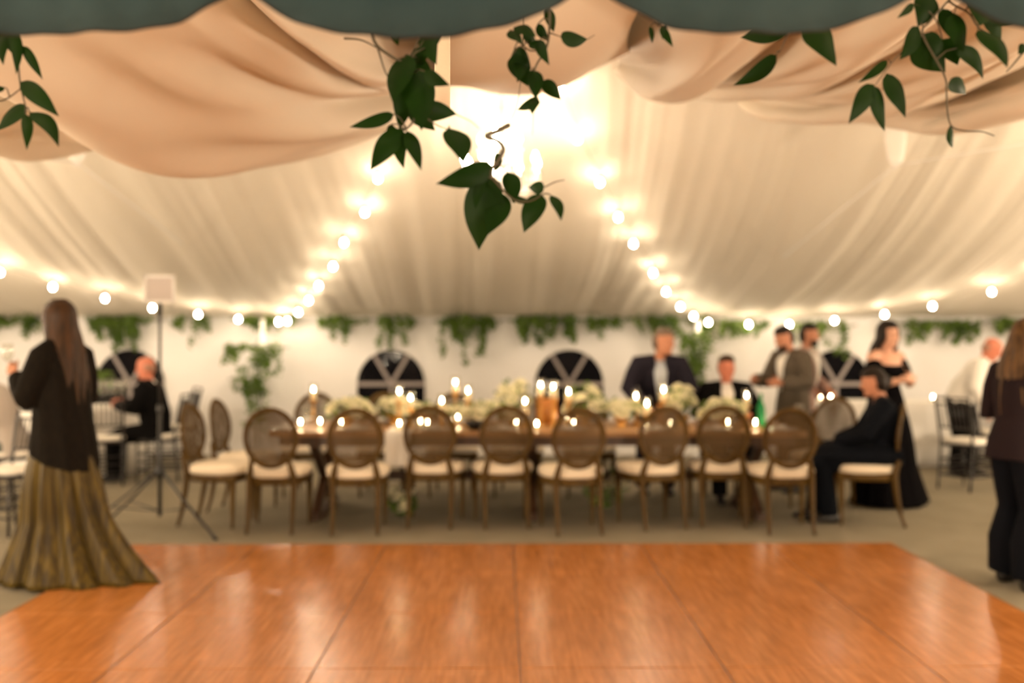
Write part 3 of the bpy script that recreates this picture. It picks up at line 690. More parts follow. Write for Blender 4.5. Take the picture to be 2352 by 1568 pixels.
# ---- things on the table
def candle(kind):
    """tall: pillar in a glass on a brass stick; all local, standing on z=0"""
    t = empty('candle_holder'); 
    if kind == 'votive':
        mb = MB(); mb.lathe([(.026, 0), (.030, .004), (.033, .06), (.031, .06), (.028, .006), (.01, .005)], n=16); mb.build('glass_cup', 'glass', t)
        mb = MB(); mb.lathe([(.024, .007), (.025, .03), (.022, .033), (.003, .032)], n=14); w1 = mb.build('wax', 'wax', t); fz = .034; fr = .0065
    else:
        h = kind
        mb = MB(); mb.lathe([(.045, 0), (.048, .006), (.03, .014), (.013, .025), (.011, .05), (.019, .06), (.011, .07), (.010, h-.13), (.02, h-.12), (.034, h-.112), (.040, h-.108), (.038, h-.10), (.015, h-.10)], n=18); mb.build('stick', 'brass', t)
        mb = MB(); mb.lathe([(.024, h-.10), (.025, h-.03), (.022, h-.026), (.004, h-.028)], n=14); w1 = mb.build('wax', 'wax', t); fz = h-.027; fr = .008
        mb = MB(); mb.lathe([(.037, h-.10), (.041, h-.06), (.038, h+.02), (.036, h+.05), (.0345, h+.05), (.036, h+.02), (.039, h-.06), (.035, h-.098)], n=18, cap=False); mb.build('glass_chimney', 'glass', t)
    mb = MB(); mb.lathe([(.0015, fz-.004), (.0012, fz+.006)], n=6); mb.build('wick', 'metal_black', w1)
    mb = MB(); mb.lathe([(.001, fz+.004), (fr*.8, fz+.011), (fr, fz+.017), (fr*.6, fz+.029), (.0008, fz+.042)], n=8); mb.build('flame', 'flame', w1)
    t['category'] = 'candle'
    return t
talls = [(720, 893, 9.15, 'lone tall candle near the left end of the long table'), (917, 897, 8.62, 'tall candle in front of the left centre window, left one of two'), (943, 911, 8.50, 'tall candle in front of the left centre window, right one of two'),
         (1015, 919, 8.62, 'lower tall candle between the two centre windows, nearest the left window'), (1046, 875, 8.80, 'highest candle between the two centre windows'), (1075, 895, 8.70, 'tall candle just right of the highest candle'),
         (1206, 920, 8.55, 'tall candle left of the close gold candle group'), (1242, 882, 8.72, 'left candle of the close gold group before the right centre window'), (1271, 887, 8.60, 'middle candle of the close gold group before the right centre window'), (1306, 897, 8.76, 'right candle of the close gold group before the right centre window'),
         (1461, 908, 8.75, 'tall candle before the standing man in navy suit, leftmost of three'), (1486, 925, 8.50, 'tall candle before the standing man in navy suit, lowest of three'), (1524, 894, 8.68, 'tall candle before the standing man in navy suit, rightmost of three'), (1715, 907, 8.72, 'lone tall candle right of the seated man in dark suit')]
cache = {}
for px, py, d, lab in talls:
    h = round(CAMZ-(py-784)/FPX*d-TZ-.0, 2); h = max(h, .15)
    if h not in cache: o = cache[h] = candle(h)
    else: o = copy_tree(cache[h])
    o.location = (XY(px, d), d, TZ+.001); tag(o, lab, 'candle', 'tall candles on the long table')
vot = [(690, 8.42, 'votive candle at the left table end, left of a pair'), (735, 8.50, 'votive candle at the left table end, right of a pair'), (783, 8.40, 'votive candle seen through the second near chair back'), (917, 8.22, 'votive candle at the near edge above the cloth runner'), (965, 8.50, 'votive candle seen through the third near chair back, left one'),
       (981, 8.40, 'votive candle seen through the third near chair back, right one'), (1185, 8.42, 'votive candle seen through the fourth near chair back'), (1233, 8.24, 'bright votive candle between the fourth and fifth near chairs'), (1317, 8.42, 'votive candle seen through the fifth near chair back'), (1300, 8.9, 'votive candle at the foot of the gold candle group'), (1484, 8.3, 'votive candle just left of the sixth near chair back'),
       (1540, 8.36, 'votive candle seen through the sixth near chair back'), (1672, 8.42, 'votive candle seen through the seventh near chair back'), (1735, 8.38, 'votive candle beside the green bottle'), (1770, 8.5, 'votive candle right of the green bottle'), (1052, 9.0, 'votive candle among the flowers left of the fourth near chair')]
v0 = None
for px, d, lab in vot:
    if v0 is None: v0 = candle('votive'); o = v0
    else: o = copy_tree(v0)
    o.location = (XY(px, d), d, TZ+.001 if not (XY(px, d) > xa-.03 and XY(px, d) < xb+.03) else TZ+.0065); tag(o, lab, 'candle', 'votive candles on the long table')
# amber blocks behind the gold group
for px, d, r, h, lab in ((1256, 8.92, .10, .215, 'amber glass vase behind the gold candle group'), (1524, 8.90, .06, .17, 'small amber glass vase before the standing man in navy')):
    mb = MB(); mb.lathe([(r*.8, 0), (r*.86, .01), (r, h*.4), (r*.9, h*.85), (r, h), (r*.95, h), (r*.85, h*.85), (r*.9, h*.4), (r*.75, .012)], (0, 0, 0), 24)
    o = mb.build('vase', 'amber'); o.location = (XY(px, d), d, TZ+.001); tag(o, lab, 'vase')
# roses and foliage
def rose_mesh():
    mb = MB(); rg = random.Random(3)
    mb.ell((0, 0, .012), (.014, .014, .018), 10, 6)
    for ring, (n, r0, h, op) in enumerate(((3, .013, .030, .1), (4, .018, .031, .35), (5, .024, .029, .65), (6, .030, .025, 1.0), (6, .036, .018, 1.4))):
        for k in range(n):
            a = 2*PI*k/n+ring*.6; rows = []
            for i in range(5):
                t = i/4; rr = r0*(.35+.65*math.sin(PI/2*t))+op*.006*t*t; z = -.006+h*t-op*.004*t**3*2
                wv = PI/n*1.35*(.6+.5*math.sin(PI*min(1, t*.8+.1)))
                rows.append([Vector((rr*math.cos(a+u*wv)*(1-.05*abs(u)), rr*math.sin(a+u*wv)*(1-.05*abs(u)), z-.003*u*u)) for u in (-1, -.5, 0, .5, 1)])
            mb.rings(rows, closed=False, cap=False)
    return mb
def leaves(mb, c, rad, n, size, rg, droop=0):
    for _ in range(n):
        while True:
            q = Vector((rg.uniform(-1, 1), rg.uniform(-1, 1), rg.uniform(-1, 1)))
            if q.length < 1: break
        p = Vector(c)+Vector((q.x*rad[0], q.y*rad[1], q.z*rad[2]))
        ax = Vector((rg.uniform(-1, 1), rg.uniform(-1, 1), rg.uniform(-1, .4)-droop)).normalized(); s = size*rg.uniform(.6, 1.2)
        sd = ax.orthogonal().normalized(); sd = Quaternion(ax, rg.uniform(0, 6.28)) @ sd; nn = ax.cross(sd)
        a = p-ax*s*.5; w_ = s*.27
        mb.add([a, a+ax*s*.35+sd*w_+nn*w_*.3, a+ax*s*.4, a+ax*s*.35-sd*w_+nn*w_*.3, a+ax*s*.72+sd*w_*.7+nn*w_*.2, a+ax*s*.72-sd*w_*.7+nn*w_*.2, a+ax*s-nn*w_*.3], [(0, 1, 2), (0, 2, 3), (1, 4, 6, 2), (2, 6, 5, 3)])
rose0 = None
arr = [(800, 8.72, .22, .20, 22, 'low arrangement of cream roses before the left centre window'), (905, 8.85, .16, .22, 13, 'small cream rose arrangement beside the pair of candles'), (1105, 8.75, .33, .16, 24, 'long low arrangement of cream roses between the two centre windows'), (1178, 8.95, .18, .36, 18, 'tall loose cream flower arrangement left of the gold candle group'),
       (1345, 8.85, .16, .34, 18, 'upright white flower arrangement before the right centre window'), (1428, 8.70, .17, .19, 22, 'low cream flower arrangement left of the three candles'), (1565, 8.80, .13, .31, 18, 'cream rose arrangement right of the three candles'), (1662, 8.66, .19, .21, 24, 'low spread of cream roses before the seated man in dark suit'), (975, 8.9, .2, .14, 8, 'small low arrangement of cream roses before the highest candle')]
for ai, (px, d, rx_, h, n, lab) in enumerate(arr):
    rg = random.Random(50+ai); x = XY(px, d); t = empty('flower_arrangement', (x, d, TZ+.001), 0, lab, 'flowers', 'cream flower arrangements on the long table')
    mb = MB(); mb.lathe([(.05, 0), (.055, .004), (.03, .02), (.06, .05), (.085, .085), (.08, .085), (.05, .05), (.01, .03)], n=18); mb.build('bowl', 'brass', t)
    mb = MB(); pos = []
    for k in range(n):
        a = rg.uniform(0, 2*PI); f = math.sqrt(rg.random()); p = Vector((rx_*f*math.cos(a), .13*f*math.sin(a), .085+(h-.06)*(1-f*f*.75)*rg.uniform(.6, 1.05)))
        pos.append(p); mb.tube([(0, 0, .04), p*.5+Vector((0, 0, .03)), p], .0022, 5)
    leaves(mb, (0, 0, .07+h*.38), (rx_*1.15, .16, h*.55), 110, .05, rg)
    mb.build('foliage', 'leaf_far', t)
    for p in pos:
        nrm = (p-Vector((0, 0, .02))).normalized(); q = Vector((0, 0, 1)).rotation_difference((nrm+Vector((0, -.3, .3))).normalized())
        if rose0 is None: o = rose_mesh().build('rose', 'petal', t); rose0 = o
        else: o = rose0.copy(); col.objects.link(o); o.parent = t
        s = rg.uniform(1.15, 1.75); o.location = p; o.rotation_euler = q.to_euler(); o.scale = (s, s, s)
# greenery sprig falling to the floor below the runner
mb = MB(); rg = random.Random(5); t = empty('fallen_greenery', (XY(915, 7.95), 8.25, .02), 0, 'spray of white flowers and greenery on the floor beneath the cloth runner', 'flowers')
leaves(mb, (0, 0, .11), (.12, .12, .10), 190, .06, rg); mb.build('foliage', 'leaf_far', t)
for k in range(9):
    o = rose0.copy(); col.objects.link(o); o.parent = t; o.location = (rg.uniform(-.1, .1), rg.uniform(-.1, .05), rg.uniform(.10, .26))
t2 = empty('fallen_greenery', (XY(1395, 8.5), 8.7, .02), 0, 'spray of white flowers and greenery on the floor under the middle of the table', 'flowers')
mb = MB(); leaves(mb, (0, 0, .20), (.2, .12, .2), 260, .06, rg); mb.build('foliage', 'leaf_far', t2)
for k in range(9):
    o = rose0.copy(); col.objects.link(o); o.parent = t2; o.location = (rg.uniform(-.16, .16), rg.uniform(-.1, .0), rg.uniform(.1, .4))
# place settings
pl0 = gl0 = nk0 = None
def plate():
    t = MB(); t.lathe([(.06, 0), (.075, .002), (.13, .014), (.132, .017), (.125, .016), (.08, .006), (.02, .005)], n=28); return t.build('dinner_plate', 'china')
def wineglass():
    t = empty('wine_glass'); m = MB(); m.lathe([(.034, 0), (.034, .002), (.006, .005), (.0035, .012), (.0035, .085), (.008, .095)], n=16); m.build('stem', 'glass', t)
    m = MB(); m.lathe([(.008, .095), (.026, .115), (.036, .145), (.037, .165), (.031, .205), (.0300, .205), (.0355, .165), (.0345, .145), (.025, .118), (.006, .099)], n=18, cap=False); m.build('bowl', 'glass', t); return t
settings = [(XY(px, 8.25), 8.27, 'before the %s near chair' % ORD[i]) for i, px in enumerate((650, 812, 998, 1155, 1315, 1510, 1650, 1800))]
settings += [(XY(px, 9.1), 9.08, 'before %s' % w_) for px, w_ in ((712, 'the far chair behind the lone left candle'), (880, 'the far chair under the left centre window'), (1040, 'the far chair midway between the centre windows'), (1190, 'the far chair left of the gold candles'), (1352, 'the far chair under the right centre window'), (1662, 'the seated man in dark suit'))]
for i, (x, y, w_) in enumerate(settings):
    if pl0 is None: pl0 = plate(); o = pl0
    else: o = copy_tree(pl0)
    o.location = (x, y, TZ+.001 if not (x > xa-.15 and x < xb+.15) else TZ+.0065); tag(o, 'white dinner plate '+w_, 'plate', 'dinner plates on the long table')
    mb = None
    if nk0 is None:
        m = MB(); m.tube(cr([(-.09, 0, .016), (-.03, .01, .030), (.03, -.01, .030), (.09, 0, .016)], 10), [(.022, .009)]*4+[(.015, .010)]*3+[(.026, .009)]*4, 10, side=(0, 1, 0)); nk0 = m.build('napkin', 'cloth'); o = nk0
    else: o = copy_tree(nk0)
    o.location = (x, y, TZ+.004); o.rotation_euler = (0, 0, PI/2); tag(o, 'folded white napkin on the plate '+w_, 'napkin', 'napkins on the dinner plates')
    if gl0 is None: gl0 = wineglass(); o = gl0
    else: o = copy_tree(gl0)
    sgn = 1 if y < 8.7 else -1; gx, gy = x+.17, y+sgn*.12
    o.location = (gx, gy, TZ+.001 if not (xa-.05 < gx < xb+.05) else TZ+.0065); tag(o, 'clear wine glass beside the plate '+w_, 'wine glass', 'wine glasses on the long table')
m = MB(); m.lathe([(.034, 0), (.036, .01), (.036, .15), (.030, .18), (.014, .215), (.0125, .27), (.015, .272), (.015, .285), (.010, .285)], n=18); o = m.build('bottle', 'bottle'); o.location = (XY(1748, 8.6), 8.6, TZ+.001); tag(o, 'green glass bottle standing near the right end of the long table', 'bottle')
m = MB(); m.lathe([(.05, 0), (.055, .005), (.10, .05), (.105, .07), (.10, .07), (.09, .045), (.03, .012)], n=24); o = m.build('bowl', 'metal_black'); o.location = (XY(1093, 8.3), 8.32, TZ+.001); tag(o, 'small black bowl on the table between the third and fourth near chairs', 'bowl')

# ---- garlands along the eave and on the poles
gar = [(20, 735, 70, 26, 'leafy garland section at the far left of the eave'), (285, 742, 85, 38, 'full leafy garland section above the left arched window'), (440, 745, 40, 40, 'wispy garland section between the far left window and the corner bulbs'),
       (600, 728, 70, 14, 'thin garland section at the left corner under the bulbs'), (795, 733, 60, 30, 'garland section left of the left centre window'), (915, 765, 42, 46, 'garland section trailing down over the top of the left centre window'), (1075, 752, 75, 50, 'thick drooping garland section between the two centre windows'), (1250, 748, 78, 34, 'dark garland section above the right centre window'),
       (1372, 760, 45, 36, 'light wispy garland section right of the right centre window'), (1480, 742, 70, 22, 'thin garland section above the standing man in navy suit'), (1590, 748, 50, 34, 'bright garland section at the top of the right pole'), (1700, 756, 75, 20, 'thin garland section between right pole and bearded men'), (1890, 775, 75, 42, 'garland section above the right arched window'), (2150, 765, 110, 32, 'long garland section behind the woman in black gown and the white shirt man'), (2320, 752, 50, 22, 'garland section at the far right of the eave')]
def garland(px, py, wx, wy, lab, d=BACK-.22, dens=1.0, name='garland'):
    rg = random.Random(int(px)); c = P(px, py, d); k = d/FPX; rx_, rz_ = wx*k, wy*k
    if name == 'garland' : c.z = min(c.z, 1.785-rz_*.80)
    rt = empty(name, (c.x, c.y, c.z), 0, lab, 'garland', 'greenery garlands along the tent wall')
    mb = MB(); sm = MB()
    sm.tube(cr([(-rx_*1.1, .05, rz_*.6), (-rx_*.4, 0, rz_*.75), (rx_*.3, 0, rz_*.6), (rx_*1.1, .05, rz_*.7)], 16), .006, 5)
    nst = max(4, int(wx/7))
    for i in range(nst):
        x = rg.uniform(-1, 1); L = rz_*rg.uniform(.3, 2.0)*(1-.3*abs(x)); x *= rx_; y = rg.uniform(-.06, .06)
        pts = [Vector((x, y, rz_*.7)), Vector((x+rg.uniform(-.04, .04), y, rz_*.7-L*.5)), Vector((x+rg.uniform(-.08, .08), y, rz_*.7-L))]
        sm.tube(pts, .003, 4)
        for q in cr(pts, 5): leaves(mb, q, (.055, .05, .055), int(6*dens), .070, rg, .2)
    leaves(mb, (0, 0, rz_*.6), (rx_, .09, rz_*.32), int(rx_*rz_*700*dens), .070, rg, .2)
    if name == 'greenery_bunch':
        for _ in range(int(dens*14)): leaves(mb, (rg.uniform(-.75, .75)*rx_, rg.uniform(-.08, .08), rg.uniform(-.75, .75)*rz_), (.09, .06, .08), 16, .070, rg, .2)
        if rz_ > .15: sm.tube(cr([(rg.uniform(-.03, .03), .05, rz_*(1.1-.36*k)) for k in range(7)], 14), .008, 5)
    mb.build('leaves', 'leaf_far', rt); sm.build('stem', 'stem', rt); return rt
for a in gar: garland(*a, dens={1075: 2.0, 1250: 2.2, 915: 1.8, 285: 2.0, 20: 1.5, 2150: 1.5}.get(a[0], 1.0))
garland(590, 828, 66, 44, 'big leafy bunch hanging on the left tent pole', BACK-.40, 1.0, 'greenery_bunch')
garland(565, 885, 40, 22, 'small leafy bunch below the big bunch on the left tent pole', BACK-.40, .7, 'greenery_bunch')
garland(590, 945, 26, 70, 'trailing greenery at the foot of the left tent pole', BACK-.40, .6, 'greenery_bunch')
garland(1600, 815, 34, 60, 'leafy bunch on the upper right tent pole', BACK-.40, 1.3, 'greenery_bunch')
garland(1592, 880, 26, 62, 'dense green foliage lower on the right tent pole', BACK-.40, 2.2, 'greenery_bunch')

# ---- background tables
def cloth_table(name, x0, x1, y0, y1, h, label):
    rt = empty(name, ((x0+x1)/2, (y0+y1)/2, 0), 0, label, 'table'); hx, hy = (x1-x0)/2, (y1-y0)/2
    mb = MB(); N = 160; rs = []
    def per(a, f, wv):
        c, s = math.cos(a), math.sin(a); e = .22; x = abs(c)**e*(1 if c > 0 else -1); y = abs(s)**e*(1 if s > 0 else -1); return Vector((x*(hx*f+wv), y*(hy*f+wv), 0))
    for z, f, amp in ((.012, 1.0, .03), (h*.4, 1.0, .022), (h*.85, 1.0, .010), (h-.01, 1.0, 0), (h, .985, 0), (h, .5, 0), (h, .02, 0)):
        rs.append([per(2*PI*k/N, f, amp*math.sin(k*2*PI/N*26)+(.02 if z < .5 else 0))+Vector((0, 0, z)) for k in range(N)])
    mb.rings(rs); mb.build('tablecloth', 'cloth', rt); return rt
cloth_table('buffet_table', 3.62, 5.35, 11.75, 12.45, .76, 'long buffet table under a floor-length white cloth by the right arched window')
def rtable(name, x, y, r, h, label):
    rt = empty(name, (x, y, 0), 0, label, 'table'); mb = MB(); N = 96; rs = []
    for z, f, amp in ((.012, 1.06, .03), (h*.4, 1.04, .024), (h*.85, 1.01, .012), (h-.01, 1.0, 0), (h, .985, 0), (h, .5, 0), (h, .02, 0)):
        rs.append([Vector((math.cos(2*PI*k/N)*(r*f+amp*math.sin(k*2*PI/N*16)), math.sin(2*PI*k/N)*(r*f+amp*math.sin(k*2*PI/N*16)), z)) for k in range(N)])
    mb.rings(rs); mb.build('tablecloth', 'cloth', rt); return rt
rtable('round_table', -4.92, 11.3, .72, .75, 'round white-clothed guest table at the left in front of the seated bald man')
rtable('round_table', 6.35, 11.35, .72, .75, 'round white-clothed guest table at the far right behind the woman in purple jacket')
for px, d, lab in ((1884, 11.95, 'votive candle on the buffet table, left of a pair'), (1908, 12.0, 'votive candle on the buffet table, right of a pair'), (2143, 11.95, 'single votive candle on the right part of the buffet table')):
    o = copy_tree(v0, loc=(XY(px, d), d, .762), label=lab); o['group'] = 'votives on the buffet table'
rgl = random.Random(9)
for k, (px, d, lab) in enumerate(((236, 10.95, 'wine glass on the round left table beside the window, leftmost'), (252, 11.2, 'wine glass on the round left table, second from left'), (268, 10.9, 'wine glass on the round left table, middle one'), (285, 11.1, 'wine glass on the round left table, nearest the bald man'))):
    o = copy_tree(gl0, loc=(XY(px, d), d, .752), label=lab, group='wine glasses on the round left table'); o.scale = (1.5, 1.5, 1.5)
garland(243, 880, 14, 36, 'sprig of greenery standing on the round left table', 11.2, .5, 'table_greenery')

# ---- dark ladder-back banquet chairs, sitter faces local +Y
def ladder_chair(label):
    t = empty('banquet_chair', (0, 0, 0), 0, label, 'chair', 'dark spindle banquet chairs')
    for sx in (-1, 1):
        mb = MB(); mb.tube([(sx*.19, .19, 0), (sx*.19, .19, .43)], .012, 8); mb.build('leg', 'blackwood', t)
        mb = MB(); mb.tube(cr([(sx*.18, -.23, 0), (sx*.18, -.19, .44), (sx*.185, -.22, .70), (sx*.19, -.27, .93)], 12), .013, 8); mb.build('leg', 'blackwood', t)
    mb = MB(); rs = []
    for z, k in ((.43, .98), (.436, 1), (.456, 1), (.46, .98)):
        rs.append([Vector(((.205+.015*(1 if s > 0 else -1)*abs(s)**.4)*k*abs(c)**.4*(1 if c > 0 else -1), .20*k*abs(s)**.4*(1 if s > 0 else -1), z)) for c, s in [(math.cos(2*PI*i/24), math.sin(2*PI*i/24)) for i in range(24)]])
    mb.rings(rs); mb.build('seat', 'blackwood', t)
    mb = MB(); rs = []
    for z, k in ((.461, .94), (.475, 1), (.495, 1), (.507, .85), (.510, .4)):
        rs.append([Vector((.205*k*abs(c)**.5*(1 if c > 0 else -1), .195*k*abs(s)**.5*(1 if s > 0 else -1), z)) for c, s in [(math.cos(2*PI*i/24), math.sin(2*PI*i/24)) for i in range(24)]])
    mb.rings(rs); mb.build('seat_cushion', 'whitecushion', t)
    mb = MB()
    for z, yy in ((.92, -.268), (.86, -.252), (.62, -.205)): mb.tube(cr([(-.185, yy, z), (0, yy-.02, z), (.185, yy, z)], 6), .010, 8)
    for k in range(7):
        x = -.14+.28*k/6; mb.tube([(x, -.215, .62), (x, -.268, .86)], .007, 6)
    mb.build('back_spindles', 'blackwood', t)
    mb = MB()
    for z in (.14, .22, .30):
        mb.tube([(-.19, .19, z), (.19, .19, z)], .008, 6); mb.tube([(-.18, -.215, z), (.18, -.215, z)], .008, 6)
        for s in (-1, 1): mb.tube([(s*.19, .19, z), (s*.18, -.215, z)], .008, 6)
    mb.build('rungs', 'blackwood', t); return t
lc = ladder_chair('dark spindle chair under the seated bald man in black suit')
lc.location = (XY(365, 10.55), 10.6, 0); lc.rotation_euler = (0, 0, R(95))
for x, y, rz, lab in ((XY(236, 10.3), 10.35, 20, 'dark spindle chair half hidden behind the long-haired woman, at the round table'), (XY(25, 8.9), 8.95, 100, 'dark spindle chair at the left edge holding the guest in grey top'), (XY(15, 7.7), 7.75, 160, 'nearest dark spindle chair with white cushion at the left edge'),
                      (XY(2235, 9.9), 10.0, -60, 'dark spindle chair with white cushion in front of the white shirt man'), (XY(2300, 10.9), 11.0, -110, 'dark spindle chair behind the woman in purple jacket, by the right table'), (XY(395, 11.7), 11.8, 120, 'dark spindle chair farther back behind the bald man in black suit')):
    copy_tree(lc, loc=(x, y, 0), rz=R(rz), label=lab)

# ---- light stand with square panel
tx, ty = XY(367, 7.75), 7.75
st = empty('tripod_stand', (tx, ty, 0), 0, 'black tripod stand holding a square white panel left of the table', 'tripod stand')
top = CAMZ-(640-784)/FPX*ty
mb = MB(); mb.tube([(0, 0, .12), (0, 0, .95)], .016, 10); mb.tube([(0, 0, .95), (0, 0, 1.72)], .012, 10); mb.lathe([(.022, .93), (.024, .94), (.024, .98), (.014, .99)], n=12); mb.build('pole', 'metal_black', st)
mb = MB(); mb.lathe([(.02, .42), (.034, .43), (.034, .50), (.02, .51)], n=14); mb.build('collar', 'metal_black', st)
for a in (R(-32), R(200), R(150)):
    d = Vector((math.cos(a), math.sin(a), 0)); mb = MB(); mb.tube([d*.03+Vector((0, 0, .47)), d*.30+Vector((0, 0, .25)), d*.62+Vector((0, 0, .02))], [(.014, .008)]*3, 8)
    o = mb.build('leg', 'metal_black', st); mb = MB(); mb.tube([d*.60+Vector((0, 0, .03)), d*.64+Vector((0, 0, .0))], .015, 8); mb.build('rubber_foot', 'metal_black', o)
    mb = MB(); mb.tube([Vector((0, 0, .16)), d*.36+Vector((0, 0, .215))], [(.009, .005)]*2, 6); mb.build('brace', 'metal_black', st)
mb = MB(); s_ = .112; zc = CAMZ-(664-784)/FPX*ty
mb.box((.01, -.02, zc), (2*s_, .035, 2*s_*.96)); o = mb.build('panel', 'panel', st, False); mod(o, 'BEVEL', width=.008, segments=2)
mb = MB(); mb.box((.01, -.04, zc+s_*.88), (2*s_+.02, .012, .02)); mb.box((.01, -.04, zc-s_*.88), (2*s_+.02, .012, .02)); mb.box((.01-s_, -.04, zc), (.014, .012, 2*s_)); mb.box((.01+s_, -.04, zc), (.014, .012, 2*s_)); mb.build('bezel', 'white', o, False)
mb = MB(); mb.tube([(0, 0, 1.68), (0, 0, zc)], .018, 10); mb.build('bracket', 'metal_black', st)

# ================================================================== people
# local frame: the person faces +Y, +X is their right hand side, z up, feet at z = 0
def chain(mb, pts, rad, n=14, side=None): mb.tube(pts, rad, n, side=side)
def hand(mb, wrist, direc, palm_n, curl, s=1.0, side=1):
    """five fingered hand; direc = along the hand, palm_n = out of the palm; side +1: thumb on +a side"""
    d = Vector(direc).normalized(); pn = Vector(palm_n); pn = (pn-d*pn.dot(d)).normalized(); a = d.cross(pn)*side
    w_ = Vector(wrist)
    mb.tube([w_-d*.01, w_+d*.03*s, w_+d*.065*s, w_+d*.088*s], [(.024*s, .017*s), (.033*s, .016*s), (.039*s, .0145*s), (.036*s, .012*s)], 12, side=a)
    for k, (off, ln, r) in enumerate(((.027, .072, .0088), (.010, .080, .0092), (-.008, .074, .0088), (-.025, .058, .0078))):
        p = w_+d*(.082*s)+a*off*s; dd = d.copy(); pts = [p-d*.012*s]; c = curl*(1+.12*k)
        pts.append(p)
        for seg in (.46, .31, .23):
            dd = (dd*math.cos(c)+pn*math.sin(c)*1.0).normalized(); q = pn*math.cos(c)-d*0; p = p+dd*ln*seg*s; pts.append(p); 
        mb.tube(pts, [r*s*1.05, r*s, r*s*.95, r*s*.9, r*s*.72], 8)
    p = w_+d*.018*s+a*.022*s; t1 = (d*.6+a*.75+pn*.25).normalized(); t2 = (d*.85+a*.25+pn*(.3+.5*curl)).normalized()
    mb.tube([p, p+t1*.034*s, p+t1*.034*s+t2*.030*s, p+t1*.034*s+t2*.052*s], [.013*s, .0115*s, .0098*s, .0075*s], 8)
def head_rot(yaw, pitch, tilt=0): return Matrix.Rotation(yaw, 3, 'Z') @ Matrix.Rotation(-pitch, 3, 'X') @ Matrix.Rotation(tilt, 3, 'Y')
def head_mesh(mb, c, M, s=1.0, male=True):
    """skull, jaw, nose, brow, lips, ears; c = centre of the head, total height about .23"""
    rs = []; N = 24
    prof = [(-.118, .030, .050, .020), (-.108, .046, .064, .016), (-.092, .056, .072, .012), (-.065, .062, .082, .004), (-.035, .067, .089, 0), (0, .072, .094, -.002), (.035, .075, .097, -.004), (.065, .072, .092, -.006), (.090, .059, .076, -.007), (.106, .040, .050, -.008), (.114, .014, .018, -.008)]
    for z, rx, ry, off in prof:
        rs.append([c+M @ (Vector((rx*math.cos(a), ry*math.sin(a)+off, z))*s) for a in [2*PI*k/N for k in range(N)]])
    mb.rings(rs)
    def E(p, r, n=10, m=6): mb.ell(c+M @ (Vector(p)*s), [q*s for q in r], n, m, M)
    mb.tube([c+M @ (Vector(q)*s) for q in ((0, .086, .018), (0, .100, -.005), (0, .110, -.026), (0, .096, -.038))], [.008*s, .010*s, .0145*s, .010*s], 10)
    E((0, .082, -.098), (.024, .020, .017)); E((0, .084, .024), (.046, .012, .009))
    E((0, .086, -.056), (.024, .010, .006)); E((0, .085, -.067), (.021, .010, .007))
    for sx in (-1, 1):
        E((sx*.045, .066, -.035), (.022, .020, .020)); E((sx*.074, -.004, -.010), (.007, .017, .030))
